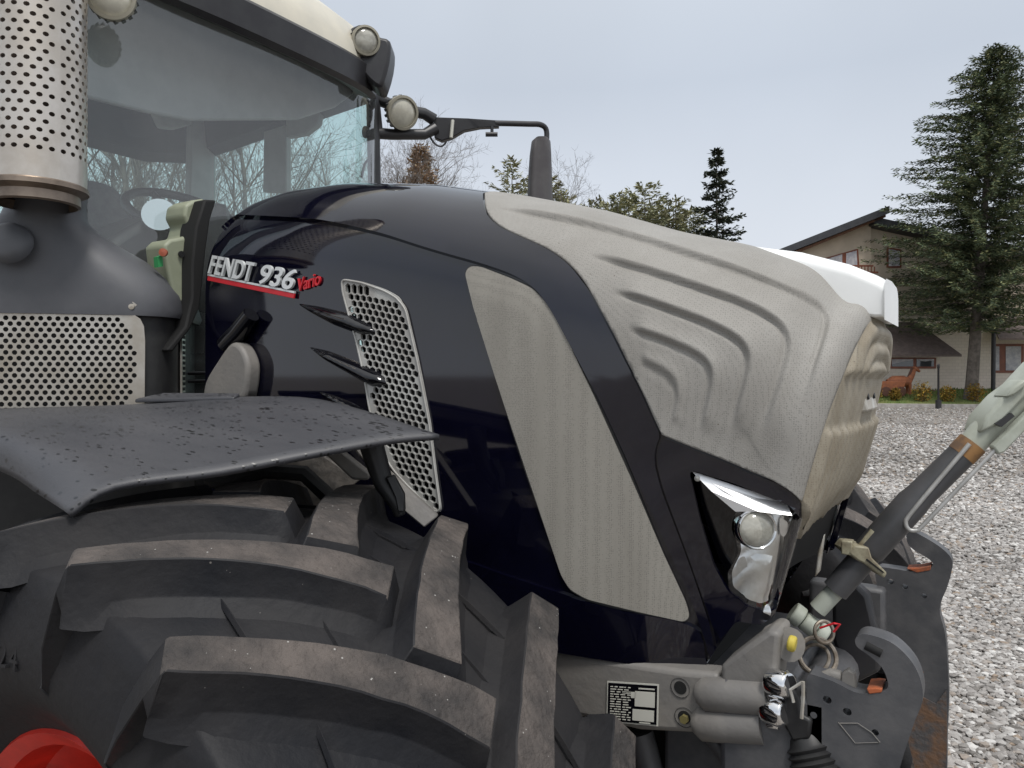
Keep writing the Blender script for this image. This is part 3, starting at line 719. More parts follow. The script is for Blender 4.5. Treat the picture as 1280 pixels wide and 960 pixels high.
# rating plate: black with pale panels and rows
rp0 = UY(761, 853, -.4375); rpx = (UY(822, 857, -.4375)-rp0); rpy = (UY(760, 900, -.4375)-rp0)
def rq(x0, y0, x1, y1, d): return [rp0+rpx*x0+rpy*y0+Vector((0, -d, 0)), rp0+rpx*x1+rpy*y0+Vector((0, -d, 0)), rp0+rpx*x1+rpy*y1+Vector((0, -d, 0)), rp0+rpx*x0+rpy*y1+Vector((0, -d, 0))]
rp = MB().slab(rq(-.03, -.04, 1.03, 1.04, .001), (0, .001, 0)).build('rating_plate', M['label'], T_)
MB().slab(rq(0, 0, 1, 1, .0022), (0, .001, 0)).build('plate_ground', M['gloss'], rp)
q = MB(); rnd = random.Random(3)
for r in ((.56, .17, .96, .56), (.52, .64, .95, .93), (.30, .2, .57, .25), (.48, .25, .57, .35), (.63, .08, .95, .11), (.66, .96, .88, .99)): q.slab(rq(*r, .0032), (0, .001, 0))
y = .08
while y < .93:
    x = .05
    while x < .44:
        l = rnd.uniform(.03, .12); q.slab(rq(x, y, min(x+l, .48), y+.022, .0032), (0, .001, 0)); x += l+rnd.uniform(.015, .05)
    y += .065
q.build('plate_print', M['label'], rp)
# lower rods seen below the casting
for a, b, r in ((UY(800, 915, -.32), UY(820, 990, -.32), .03), (UY(885, 915, -.36), UY(945, 1000, -.36), .016), (UY(925, 915, -.36), UY(1000, 1010, -.36), .05)): MB().tube([a, b], r, 14).build('lift_cylinder', M['hitch'], T_)

# ================================================================== front linkage
def hook(P, Y, th, holes=(), name='hitch_arm', m='hitch', n=3):
    loop = [tuple(UY(x, y, Y)) for x, y in P]; l2 = [(p[0], p[2]) for p in loop]; l2 = spline(l2, n, True)
    l2 = resample(l2, .012); H = []
    for x, y, r in holes:
        c = UY(x, y, Y); H.append([np.array([c.x+r*math.cos(2*PI*k/12), c.z+r*math.sin(2*PI*k/12)]) for k in range(12)])
    P2, T2, B2 = cdt(l2, H, None)
    def mp(Q, off):
        return np.stack([Q[:, 0], np.full(len(Q), Y)-off, Q[:, 1]], -1)
    V, F = sheet(P2, T2, B2, mp, 0., th); n2 = len(P2); F += [tuple(k+n2 for k in t[::-1]) for t in T2]
    o = obj(name, V, F, M[m], T_, angle=45)
    # rounded rim
    b = o.modifiers.new('bevel', 'BEVEL'); b.width = .006; b.segments = 3; b.limit_method = 'ANGLE'; b.angle_limit = R(50)
    return o
NEAR = [(1069, 799), (1077, 793), (1089, 794), (1112, 802), (1130, 816), (1144, 834), (1152, 855), (1153, 877), (1144, 900), (1137, 921), (1130, 942), (1118, 975), (1090, 1000), (1040, 960), (1013, 920), (1009, 880), (1009, 845), (1024, 846), (1042, 852), (1068, 865), (1084, 867), (1100, 865), (1110, 859), (1108, 846), (1102, 834), (1092, 824), (1080, 815), (1071, 808)]
na_ = hook(NEAR, -.45, .05, [(1034, 875, .0075), (1059, 890, .0075), (1094, 916, .006), (1017, 894, .006)])
na_['label'] = 'near hitch arm with open hook'
c = UY(1091, 811, -.45)+Vector((0, .004, 0)); MB().tube([c+Vector((-.012, 0, .004)), c+Vector((.014, 0, -.006))], .009, 10).build('hook_slot', M['void'], na_)
tr = MB(); tp = [UY(x, y, -.451) for x, y in [(1048, 903), (1069, 929), (1098, 928)]]; tr.tube(tp, .0009, 6); tr.tube([UY(1100, 928, -.451), UY(1090, 916, -.451), UY(1072, 904, -.451), UY(1050, 904, -.451)], .0010, 5)
tr.build('triangle_mark', M['casting'], na_)
MB().slab([UY(x, y, -.452) for x, y in [(1083, 861), (1094, 860), (1103, 861), (1102, 866), (1086, 868)]], (0, .055, 0)).build('worn_seat', M['orange_rust'], na_, bevel=.002)
lat = MB(); lat.tube([UY(1027, 848, -.42), UY(1040, 843, -.42), UY(1052, 846, -.42)], .012, 8); lat.slab([UY(x, y, -.43) for x, y in [(1050, 860), (1052, 842), (1060, 837), (1068, 842), (1071, 864)]], (0, .02, 0))
lat.build('hook_latch', M['casting'], na_, bevel=.003)
FAR = [(1133, 668), (1140, 664), (1160, 674), (1178, 686), (1189, 698), (1190, 712), (1184, 734), (1177, 751), (1175, 767), (1181, 790), (1184, 820), (1186, 870), (1184, 920), (1180, 985), (1150, 985), (1140, 930), (1125, 870), (1112, 820), (1106, 765), (1098, 740), (1095, 711), (1117, 711), (1135, 714), (1148, 714), (1162, 711), (1166, 704), (1160, 698), (1148, 691), (1138, 684), (1134, 677)]
fa = hook(FAR, .45, .05, [(1113, 727, .008), (1131, 733, .008), (1155, 745, .007), (1101, 741, .007), (1145, 905, .026), (1158, 938, .030)])
fa['label'] = 'far hitch arm with rusty lower end'
MB().slab([UY(x, y, .448) for x, y in [(1133, 711), (1150, 710), (1164, 707), (1163, 713), (1146, 716)]], (0, .055, 0)).build('worn_seat', M['orange_rust'], fa, bevel=.002)
MB().slab([UY(x, y, .447) for x, y in [(1136, 930), (1128, 888), (1150, 870), (1170, 880), (1183, 862), (1184, 930), (1180, 985), (1150, 985)]], (0, .003, 0)).build('rusty_patch', M['rust'], fa)
cr_ = MB(); cr_.tube([(1.02, -.42, 1.12), (1.02, .45, 1.12)], .055, 16); cr_.box((.86, 0, 1.02), (.12, .33, .16)); cr_.box((1.0, -.42, 1.16), (.10, .03, .10)); cr_.box((1.0, .44, 1.16), (.10, .03, .10))
cr_.build('hitch_crossbeam', M['hitch'], T_, bevel=.012)
cv = MB(); cv.slab([UY(x, y, .12) for x, y in [(1040, 745), (1060, 720), (1085, 745), (1098, 800), (1100, 840), (1060, 860), (1040, 800)]], (0, .05, 0)); cv.build('hitch_frame', M['darktrim'], T_, bevel=.01)
sg = MB(); sg.slab([UY(x, y, -.20) for x, y in [(1022, 690), (1030, 668), (1024, 715), (1018, 722)]], (0, .02, 0)); sg.build('nose_trim_end', M['zinc'], T_, bevel=.003)

# ---- top link
def tl(x, y, o=0.): return UY(x, y, -.02+.0004*(x-1000))+FW*o
ax = (tl(1205, 565)-tl(1047, 735)).normalized(); side = ax.cross(FW).normalized()
tp = MB(); tp.tube([tl(1044, 738), tl(1084, 692)], .030, 24); tp.tube([tl(1084, 692), tl(1087, 688), tl(1140, 629), tl(1150, 619), tl(1203, 567)], [.030, .0345, .0345, .031, .030], 24)
top = tp.build('top_link', M['tube'], T_, angle=30)
MB().tube([tl(1022, 762), tl(1050, 732)], .021, 20).build('top_link_rod', M['mint'], top)
k1 = tl(990, 764); k2 = tl(1032, 796)
for a_, b_, r_ in ((0, .3, .026), (.33, .70, .023), (.73, 1, .027)): MB().tube([k1+(k2-k1)*a_, k1+(k2-k1)*b_], r_, 20).build('knuckle', M['mint'], top, bevel=.004)
M['clamp'] = mat('clamp', (.36, .34, .24), .55, (.18, .15, .10), 25, .4, .6)
cl = MB(); q0 = tl(1058, 684, -.045); q1 = tl(1094, 714, -.045); dd = q1-q0
cl.slab([q0-dd*.12+ax*.010, q0+dd*.2+ax*.028, q0+dd*.45+ax*.014, q1+ax*.010, q1+dd*.05-ax*.004, q0+dd*.5-ax*.006, q0+dd*.2-ax*.012, q0-dd*.1-ax*.012], FW*.085); cl.build('link_clamp', M['clamp'], top, bevel=.004)
MB().slab([q0+dd*.35+ax*.001-FW*.003, q1-dd*.1+ax*.003-FW*.003, q1-dd*.1+ax*.006-FW*.003, q0+dd*.35+ax*.005-FW*.003], FW*.004).build('clamp_slot', M['void'], top)
MB().tube([tl(1068, 684, -.02), tl(1086, 661, -.02)], .0065, 8).build('clamp_bolt', M['clamp'], top); MB().box(q0-dd*.12+FW*.02, (.012, .016, .016)).build('clamp_nut', M['clamp'], top, bevel=.003)
A1 = [tl(1200, 553, -.036), tl(1160, 600, -.036), tl(1127, 640, -.036), tl(1122, 650, -.036), tl(1126, 658, -.036), tl(1135, 659, -.036), tl(1142, 654, -.036), tl(1180, 614, -.036), tl(1238, 553, -.036)]
M['handle'] = mat('handle', (.48, .48, .47), .4, (.33, .33, .32), 14, metal=.3)
MB().tube([Vector(p) for p in spline(A1, 5)], .0048, 10).build('handle_frame', M['handle'], top)
MB().tube([tl(1201, 569), tl(1216, 554)], .031, 20).build('rusty_collar', mat('rust_collar', (.30, .16, .06), .8, (.13, .08, .05), 18), top)
MB().tube([tl(1215, 555), tl(1226, 543), tl(1243, 526), tl(1300, 470)], [.028, .029, .030, .030], 20).build('threaded_end', M['mint'], top)
MB().slab([tl(1212, 540, -.04), tl(1220, 519, -.04), tl(1243, 494, -.04), tl(1262, 480, -.04), tl(1290, 450, -.04), tl(1310, 462, -.04), tl(1266, 497, -.04), tl(1238, 527, -.04)], FW*.07).build('end_bracket', M['mint'], top, bevel=.006)
MB().slab([tl(1226, 556, -.045), tl(1300, 482, -.045), tl(1308, 492, -.045), tl(1240, 563, -.045), tl(1232, 566, -.045)], FW*.02).build('end_bracket', M['mint'], top, bevel=.004)
MB().slab([tl(1228, 528, -.045), tl(1248, 515, -.045), tl(1252, 519, -.045), tl(1236, 532, -.045)], FW*.01).build('bracket_slot', M['darktrim'], top)
MB().slab([tl(1240, 496, -.05), tl(1248, 484, -.05), tl(1262, 474, -.05), tl(1266, 480, -.05), tl(1252, 492, -.05)], FW*.05).build('bracket_lug', M['mint'], top, bevel=.004)
MB().slab([tl(1143, 606, -.02), tl(1150, 601, -.02), tl(1184, 562, -.02), tl(1192, 566, -.02), tl(1152, 612, -.02)], FW*.03).build('side_lug', M['tube'], top, bevel=.003)
ri = MB()
def ring(c, r, th, nrm, n=24):
    nrm = Vector(nrm).normalized(); a = nrm.orthogonal().normalized(); b = nrm.cross(a)
    P_ = [Vector(c)+(a*math.cos(2*PI*k/n)+b*math.sin(2*PI*k/n))*r for k in range(n+1)]; ri.tube(P_, th, 8, cap=False)
ring(UY(1022, 820, -.2), .038, .005, (.35, -.7, .5)); ring(UY(1030, 790, -.2), .022, .004, (.6, -.6, .2)); ring(UY(1018, 823, -.2), .031, .004, (-.2, -.7, .6))
ri.build('linch_pin_ring', mat('dull_ring', (.30, .27, .23), .45, (.16, .13, .10), 30, metal=.5), top)
MB().tube([UY(1025, 785, -.2), UY(1043, 779, -.2), UY(1050, 780, -.2), UY(1042, 790, -.2)], .0025, 6).build('red_cord', M['redtext'], top)
ye = MB(); ye.tube([UY(985, 803, -.42), UY(995, 806, -.42)], .015, 14); ye.build('dust_cap', M['yellow'], T_, bevel=.004)
yb = MB(); yb.tube([UY(968, 800, -.36), UY(988, 806, -.40)], .032, 16); yb.build('coupling_port', M['casting'], T_)
cps = MB()
for (x, y) in ((962, 852), (957, 887)):
    a = UY(x, y, -.44); b = UY(x+26, y+5, -.46); cps.tube([a, a+(b-a)*.1, a+(b-a)*.75, b], [.022, .026, .026, .020], 20)
cps.tube([UY(960, 868, -.45), UY(974, 872, -.45)], .010, 10); cps.tube([UY(958, 902, -.45), UY(975, 905, -.45)], .012, 10)
cps.build('quick_coupling', M['chrome'], T_, bevel=.003)
bk = MB(); bk.slab([UY(x, y, -.46) for x, y in [(985, 855), (998, 872), (1003, 895), (1015, 900), (1012, 925), (990, 928), (978, 905), (980, 880)]], (0, .06, 0)); bk.build('coupling_cover', M['black'], T_, bevel=.006)
gt = MB(); pr_ = []
o0 = UY(1003, 905, -.42); o1 = UY(1022, 965, -.44); L_ = (o1-o0).length
pr_ = [(.024, 0), (.034, .02)]+[(.037+.006*(k % 2)+.0006*k, .035+.006*k) for k in range(14)]
gt.lathe(pr_, o0, o1-o0, 24); gt.build('cable_gaiter', M['black'], T_, angle=80)
wr_ = MB(); wr_.tube([UY(1002, 898, -.47), UY(1004, 870, -.47), UY(1004, 852, -.47)], .0035, 6); wr_.tube([UY(1002, 853, -.47), UY(988, 862, -.47), UY(992, 878, -.47)], .003, 6); wr_.build('guard_wire', M['zinc'], T_)
hz_ = MB(); hz_.tube([Vector(p) for p in spline([UY(955, 930, -.42), UY(968, 945, -.42), UY(985, 935, -.42), UY(990, 915, -.42)], 5)], .016, 10); hz_.tube([Vector(p) for p in spline([UY(950, 920, -.40), UY(975, 955, -.36), UY(1010, 940, -.34), UY(1050, 955, -.30)], 5)], .018, 10); hz_.build('hydraulic_hose', M['black'], T_)
# ================================================================== exhaust stack and after-treatment housing
ex = U(45, 300, 2.06); EX = Vector((ex.x, ex.y, 0))
def cyl_map(r):
    def f(P, off):
        a = P[:, 0]/r; rr = r+np.asarray(off)
        return np.stack([EX.x+rr*np.cos(a), EX.y+rr*np.sin(a), P[:, 1]], -1)
    return f
rS = .121; z0 = 2.36; z1 = 3.30
H = []; zz = z0+.075; row = 0
while zz < z1-.04:
    n = 27
    for k in range(n):
        cx = (k+(.5 if row % 2 else 0)+.3)*2*PI*rS/n
        if cx > 2*PI*rS-.012: continue
        H.append([np.array([cx+.0075*math.cos(PI*j/4), zz+.0062*math.sin(PI*j/4)]) for j in range(8)])
    zz += .0225; row += 1
o_ = resample([np.array([0, z0]), np.array([2*PI*rS, z0]), np.array([2*PI*rS, z1]), np.array([0, z1])], .02)
P, T, B = cdt(o_, H, .024, .3); V, F = sheet(P, T, B, cyl_map(rS), 0, .004)
stack = obj('exhaust_shield', V, F, M['stack'], T_, angle=40)
lin = MB(); lin.lathe([(.085, z0), (.085, z1+.1)], EX, (0, 0, 1), 32); lin.build('exhaust_pipe', mat('hot_pipe', (.20, .15, .12), .6, (.10, .075, .06), 10, metal=.4), stack)
col = MB(); col.lathe([(.121, .0), (.126, -.004), (.126, -.016), (.112, -.022), (.105, -.026), (.106, -.05), (.098, -.054)], (EX.x, EX.y, z0), (0, 0, 1), 48); col.build('collar_band', mat('band', (.30, .24, .19), .4, (.18, .14, .11), 10, metal=.7), stack)
nF = Vector((.70, -.714, 0)).normalized(); nL = Vector((-nF.y, nF.x, 0))      # facing direction and the housing's width direction
def prj(v):
    d = v-CAM; t = d.dot(FW); return 640+FPX*d.dot(RT)/t, HZ-FPX*d.z/t
lev = [(232, 45, 45, 45, 2), (250, 44, 44, 44, 2), (266, 40, 48, 48, 2.2), (280, 34, 64, 60, 2.4), (296, 22, 102, 85, 2.7), (316, 10, 146, 110, 3.2), (338, 4, 180, 125, 3.8), (360, 0, 197, 132, 4.5), (384, 0, 203, 135, 5), (392, 0, 200, 133, 5)]
V = []; n = 64
base_t = 2.12
for (py, cx, hw_, dp, ee) in lev:
    c = U(cx, py, base_t); a_ = hw_/FPX*base_t*1.02; b_ = dp/FPX*base_t
    for k in range(n):
        w = 2*PI*k/n; x = math.copysign(abs(math.cos(w))**(2/ee), math.cos(w)); y = math.copysign(abs(math.sin(w))**(2/ee), math.sin(w))
        V.append(c+nL*(x*a_)-nF*(b_*.9)+nF*(y*b_)*1.0+nF*.0)
F = [(k*n+j, k*n+(j+1) % n, (k+1)*n+(j+1) % n, (k+1)*n+j) for k in range(len(lev)-1) for j in range(n)]
cowl = obj('exhaust_cowl', V, F, M['greyplastic'], T_, angle=50)
MB().lathe([(.0005, .01), (.04, .008), (.055, -.004), (.06, -.02)], U(8, 300, base_t-.06), nF+UP*.3, 24).build('cowl_dimple', M['greyplastic'], cowl)
# box body below with perforated guard on its front
bx = MB(); zt = U(0, 386, base_t).z; cB = U(0, 386, base_t)-nF*(132/FPX*base_t*.9)
hwB = 200/FPX*base_t; 
P_ = []
for k in range(40):
    w = 2*PI*k/40; x = math.copysign(abs(math.cos(w))**(2/6), math.cos(w)); y = math.copysign(abs(math.sin(w))**(2/6), math.sin(w)); P_.append(Vector((cB.x, cB.y, 1.2))+nL*x*hwB*.985+nF*y*.255)
bx.slab(P_, (0, 0, zt-1.2)); box = bx.build('exhaust_box', M['black'], T_, angle=50)
gp = cB+nF*.262; 
def guard_map(P, off):
    x = P[:, 0]; z = P[:, 1]; bow = .018*(1-(x/.46)**2)
    return np.stack([gp.x+nL.x*x+nF.x*(bow+off), gp.y+nL.y*x+nF.y*(bow+off), z], -1)
def gpix(px, py):
    d = ray(px, py); t = (gp-CAM).dot(nF)/d.dot(nF); p = CAM+d*t; return np.array([(p-gp).dot(nL), p.z])
GO = [gpix(*p) for p in [(-70, 374), (0, 375), (90, 374), (168, 378), (166, 391), (181, 408), (182, 470), (181, 512), (176, 530), (-70, 535)]]
GI = [gpix(*p) for p in [(-60, 392), (25, 391), (148, 394), (158, 404), (172, 425), (174, 450), (172, 480), (162, 505), (150, 515), (-60, 520)]]
go = resample(spline(GO, 3, True), .012); gi = np.array(GI); H = []; z = gi[:, 1].max(); row = 0
while z > gi[:, 1].min():
    x = gi[:, 0].min()+(.0105 if row % 2 else 0)
    while x < gi[:, 0].max():
        c = np.array([x, z]); h = [c+.0070*np.array([math.cos(PI*j/4+.39), math.sin(PI*j/4+.39)]) for j in range(8)]; H.append(h); x += .0215
    z -= .0158; row += 1
ok = inside(np.array([h for hh_ in H for h in hh_]), [GI]).reshape(-1, 8).all(1); H = [h for h, o in zip(H, ok) if o]
P, T, B = cdt(go, H, .03); V, F = sheet(P, T, B, guard_map, .004, .004)
gd = obj('heat_guard', V, F, M['steel'], box, angle=40)
kb = MB()
kb.lathe([(.001, .006), (.008, .005), (.009, 0), (.009, -.01)], Vector(guard_map(np.array([gpix(166, 384)]), .004)[0]), nF, 10); kb.build('guard_bolt', M['zinc'], box)
# hot can behind the guard
MB().lathe([(.16, 1.3), (.16, zt-.03)], Vector((cB.x, cB.y, 0))+nF*.085, UP, 40).build('inner_can', mat('hot_can', (.34, .26, .17), .5, (.22, .16, .10), 6, metal=.6), box)
# narrow perforated strip on the housing's front-right edge
stp = MB(); e0 = cB+nL*hwB*.99+nF*.12
stp.slab([Vector((e0.x, e0.y, 1.55)), Vector((e0.x, e0.y, zt-.05)), Vector((e0.x, e0.y, zt-.05))-nF*.05, Vector((e0.x, e0.y, 1.55))-nF*.05], nL*.006); so = stp.build('edge_strip', M['steel'], box)
hl_ = MB(); z = 1.57
while z < zt-.06: hl_.box((e0.x+nL.x*.0062-nF.x*.025, e0.y+nL.y*.0062-nF.y*.025, z), (.001, .017, .005), (nL, -nF, UP)); z += .016
hl_.build('strip_holes', M['void'], so)

# ================================================================== cab
cb = MB(); cb.box((-1.65, 0, 1.42), (.70, .74, .33)); cab = cb.build('cab', M['darktrim'], T_, bevel=.04)
def front_x(y): return -.82-.22*abs(y/.75)**2.4
def post(name, pts, r, m): 
    q = MB(); q.tube(pts, r, 10); return q.build(name, M[m], cab)
post('pillar', [(front_x(.74)-.02, .74, 1.7), (front_x(.74)-.03, .745, 2.4), (front_x(.72)-.05, .73, 3.16)], .030, 'darktrim')
post('pillar', [(front_x(.74)-.0, -.70, 1.7), (front_x(.74)-.0, -.71, 2.4), (front_x(.72)-.02, -.71, 3.16)], .042, 'interior')
post('pillar', [(-2.38, .80, 1.6), (-2.36, .78, 3.3)], .06, 'interior')
post('pillar', [(-2.38, -.80, 1.6), (-2.36, -.78, 3.3)], .06, 'interior')
ws = MB(); ny = 24; nz = 4; V = []
for j in range(nz+1):
    z = 1.72+(3.10-1.72)*j/nz
    for i in range(ny+1): y = -.72+1.44*i/ny; V.append((front_x(y)-.02+.0*z, y, z+.09*abs(y/.75)**3*(j/nz)))
ws.add(V, [(j*(ny+1)+i, j*(ny+1)+i+1, (j+1)*(ny+1)+i+1, (j+1)*(ny+1)+i) for j in range(nz) for i in range(ny)])
ws.build('windscreen', M['windscreen'], cab)
MB().add([(-1.10, .80, 1.75), (-2.36, .80, 1.75), (-2.36, .79, 3.27), (-1.08, .79, 3.27)], [(0, 1, 2, 3)]).build('side_window', M['sideglass'], cab)
MB().add([(-2.40, -.78, 1.75), (-2.40, .78, 1.75), (-2.40, .77, 3.27), (-2.40, -.77, 3.27)], [(0, 1, 2, 3)]).build('rear_window', M['sideglass'], cab)
MB().add([(-1.06, -.80, 1.75), (-2.36, -.82, 1.75), (-2.36, -.80, 3.27), (-1.04, -.79, 3.27)], [(0, 1, 2, 3)]).build('side_window', M['windscreen'], cab)
# roof: dark visor band under a cream shell
pl_ = []
for i in range(33): y = -.80+1.60*i/32; pl_.append((-.80-.33*abs(y/.80)**3.0, y))
pl_ = pl_+[(-2.5, .82), (-2.62, .6), (-2.62, -.6), (-2.5, -.82)]
cen = np.array([-1.7, 0]); n = len(pl_)
def ringz(z, ins, lift=.12):
    out = []
    for x, y in pl_:
        d = cen-np.array([x, y]); l = np.linalg.norm(d); p = np.array([x, y])+d/l*ins
        out.append((p[0], p[1], z+lift*abs(y/.80)**3*(1 if x > -2.3 else .3)))
    return out
rl = [(3.30, .14), (3.05, .10), (3.015, .02), (3.03, .0), (3.12, -.012), (3.135, .0), (3.135, .012), (3.20, .02), (3.30, .07), (3.40, .20), (3.45, .5), (3.46, .75)]
V = [p for z, i in rl for p in ringz(z, i)]
F = [(k*n+j, k*n+(j+1) % n, (k+1)*n+(j+1) % n, (k+1)*n+j) for k in range(len(rl)-1) for j in range(n)]
I = [0 if k < 6 else 1 for k in range(len(rl)-1) for j in range(n)]
F += [tuple(range(n)), tuple(range(len(V)-1, len(V)-n-1, -1))]; I += [0, 1]
roof = obj('roof', V, F, [M['darktrim'], M['cream']], cab, angle=40, idx=I)
# headliner and window frames seen through the windscreen
hd = MB(); hd.slab([UX(x, y, -1.18) for x, y in [(60, 105), (110, 121), (190, 141), (240, 150), (375, 149), (420, 134), (458, 106), (470, 60), (300, -20), (60, -20)]], (-.03, 0, 0)); hd.build('headliner', M['interior'], cab, bevel=.008)
fr_ = MB()
fr_.slab([UX(x, y, -2.34) for x, y in [(233, 140), (263, 140), (263, 250), (230, 260)]], (.05, 0, 0))
fr_.slab([UY(x, y, .76) for x, y in [(330, 130), (357, 130), (357, 240), (328, 240)]], (0, .04, 0))
fr_.slab([UY(x, y, .77) for x, y in [(263, 140), (360, 140), (360, 161), (263, 161)]], (0, .03, 0))
fr_.slab([UX(x, y, -2.3) for x, y in [(186, 140), (233, 140), (233, 158), (214, 163), (196, 161)]], (.05, 0, 0))
fr_.slab([UY(x, y, .74) for x, y in [(357, 130), (398, 140), (396, 155), (380, 168), (357, 172)]], (0, .04, 0))
fr_.build('window_frame', M['interior'], cab, bevel=.008)
se = MB(); c = UX(128, 275, -1.75)
for k in range(1): se.slab([UX(x, y, -1.75) for x, y in spline([(60, 340), (64, 260), (80, 233), (112, 224), (140, 230), (160, 248), (172, 280), (176, 340)], 4)], (-.16, 0, 0))
se.build('seat', M['cloth'], cab, bevel=.05, seg=3)
sw = MB(); c = UX(228, 268, -1.28); nr = Vector((.50, -.12, .80)).normalized(); a = nr.orthogonal().normalized(); b = nr.cross(a)
sw.tube([c+(a*math.cos(2*PI*k/32)+b*math.sin(2*PI*k/32))*.20 for k in range(33)], .017, 10, cap=False)
for w in (.4, 2.5, 4.6): sw.tube([c-nr*.03, c+(a*math.cos(w)+b*math.sin(w))*.19], .013, 8)
sw.tube([c-nr*.03, c-nr*.35], .04, 12); sw.lathe([(.06, -.03), (.055, .01), (.0005, .015)], c, nr, 20); sw.build('steering_wheel', M['black'], cab)
ds = MB(); ds.slab([UX(x, y, -1.05) for x, y in spline([(120, 330), (138, 301), (170, 280), (205, 266), (240, 258), (268, 256), (290, 262), (290, 400), (120, 400)], 3)], (-.30, 0, 0)); ds.build('dashboard', M['black'], cab, bevel=.03)
im = MB(); im.lathe([(.0005, .0), (.055, 0), (.058, -.012), (.02, -.04)], UX(199, 268, -1.0), (.75, -.6, .15), 28); im.build('wheel_gap_disc', M['chrome'], cab)  # added chrome disc, stands for the bright view through the steering wheel
# olive front bracket of the cab with a black seal beside it
bq = MB()
bq.slab([UX(x, y, -.74) for x, y in [(232, 256), (242, 250), (257, 248), (252, 262), (244, 284), (239, 312), (239, 330), (233, 333), (234, 357), (239, 371), (239, 395), (227, 385), (219, 379), (211, 345), (207, 322), (205, 306), (213, 299), (232, 296), (236, 282), (230, 270)]], (-.10, 0, 0))
bq.slab([UX(x, y, -.76) for x, y in [(198, 402), (228, 402), (231, 412), (215, 434), (203, 433), (198, 433)]], (-.10, 0, 0))
bq.slab([UX(x, y, -.75) for x, y in [(229, 380), (238, 386), (237, 402), (228, 402)]], (-.05, 0, 0))
brk = bq.build('cab_bracket', M['beige'], cab, bevel=.010, seg=3)
pk = MB(); pk.lathe([(.012, 0), (.012, .01), (.0005, .012)], UX(205, 316, -.72), (.6, -.8, 0), 14); pk.build('fluid_cap', M['redcap'], brk)
MB().lathe([(.010, 0), (.010, .006), (.0005, .006)], UX(226, 318, -.735), (1, 0, 0), 12).build('bolt_recess', M['black'], brk)
MB().slab([UX(x, y, -.73) for x, y in [(197, 321), (203, 319), (204, 333), (198, 334)]], (-.02, 0, 0)).build('tag', M['greencap'], brk)
sl = MB(); sl.slab([UX(x, y, -.69) for x, y in [(256, 249), (271, 250), (263, 275), (258, 310), (254, 350), (250, 385), (238, 412), (216, 440), (208, 438), (232, 408), (240, 372), (240, 330), (245, 284)]], (-.08, 0, 0)); sl.build('bonnet_seal', M['void'], cab, bevel=.006)
fi = MB(); fi.slab([UX(x, y, -.95) for x, y in [(150, 320), (250, 320), (262, 400), (262, 520), (150, 520)]], (-.04, 0, 0)); fi.build('firewall', M['black'], cab)
for yy in (468, 478): post('pipe', [UX(195, yy, -.86), UX(262, yy-2, -.86)], .006, 'darktrim')
# beige air-duct cover and tube beside the bonnet
ad = MB(); ad.slab([UY(x, y, -.50) for x, y in spline([(252, 500), (256, 476), (270, 452), (284, 432), (293, 428), (302, 436), (309, 455), (308, 480), (304, 500)], 3)], (0, .05, 0)); ad.build('duct_cover', M['casting'], T_, bevel=.014, seg=3)
at = MB(); at.tube([UY(283, 432, -.475), UY(298, 415, -.475), UY(314, 393, -.475)], [.030, .028, .024], 16); at.build('air_duct', M['gloss'], T_)

# ---- far side mirror, its bracket and the work lights
mi = MB()
def um(x, y, t=3.7): return U(x, y, t)
mi.tube([um(468, 122, 3.55), um(500, 136, 3.62), um(530, 142, 3.68), um(543, 150, 3.7)], [.03, .026, .028, .03], 10)
mi.tube([um(455, 165, 3.52), um(490, 168, 3.6), um(530, 168, 3.68), um(545, 160, 3.7)], [.028, .026, .026, .03], 10)
mi.slab([um(542, 146), um(585, 148), um(622, 150, 3.78), um(624, 158, 3.78), um(600, 159, 3.75), um(580, 163), um(565, 172), um(552, 176), um(543, 172)], FW*.04)
mi.tube([um(470, 130, 3.55), um(474, 168, 3.56)], .02, 8)
bra = mi.build('mirror_bracket', M['darktrim'], cab, bevel=.004)
ma = MB(); ma.tube([Vector(p) for p in spline([um(618, 154, 3.78), um(660, 155, 3.85), um(676, 156, 3.88), um(683, 163, 3.9), um(683, 180, 3.9)], 4)], .014, 10); ma.tube([um(615, 158, 3.76), um(615, 167, 3.76)], .008, 8); ma.tube([um(607, 168, 3.76), um(622, 168, 3.76)], .012, 8); ma.build('mirror_arm', M['darktrim'], bra)
mh = MB(); prof = []
for py, x0, x1 in ((177, 668, 685), (180, 664, 688), (195, 662, 689), (225, 660, 690), (258, 659, 691), (285, 660, 690), (292, 664, 688)):
    a = U(x0, py, 3.86); b = U(x1, py, 3.92); c = (a+b)/2; hx_ = (b-a)/2
    prof.append([c+hx_*math.copysign(abs(math.cos(2*PI*k/24))**.6, math.cos(2*PI*k/24))+FW*.09*math.copysign(abs(math.sin(2*PI*k/24))**.7, math.sin(2*PI*k/24)) for k in range(24)])
V = [p for r in prof for p in r]; F = [(k*24+j, k*24+(j+1) % 24, (k+1)*24+(j+1) % 24, (k+1)*24+j) for k in range(len(prof)-1) for j in range(24)]+[tuple(range(24)), tuple(range(len(V)-1, len(V)-25, -1))]
obj('mirror_housing', V, F, mat('mirror_plastic', (.06, .054, .056), .55, (.075, .07, .07), 12), bra, angle=50)
cl_ = MB(); cl_.tube([um(566, 150, 3.66), um(564, 172, 3.66)], .008, 6); cl_.build('hinge_pin', M['label'], bra)
lp_ = MB(); lp_.tube([Vector(p) for p in spline([um(538, 172), um(544, 180), um(552, 183), um(558, 177)], 4)], .005, 6); lp_.build('wire_loop', M['darktrim'], bra); lp_ = MB(); lp_.tube([Vector(p) for p in spline([um(452, 222, 3.5), um(456, 205, 3.5), um(464, 195, 3.5), um(467, 180, 3.52)], 4)], .006, 6); lp_.build('cable', M['darktrim'], bra)
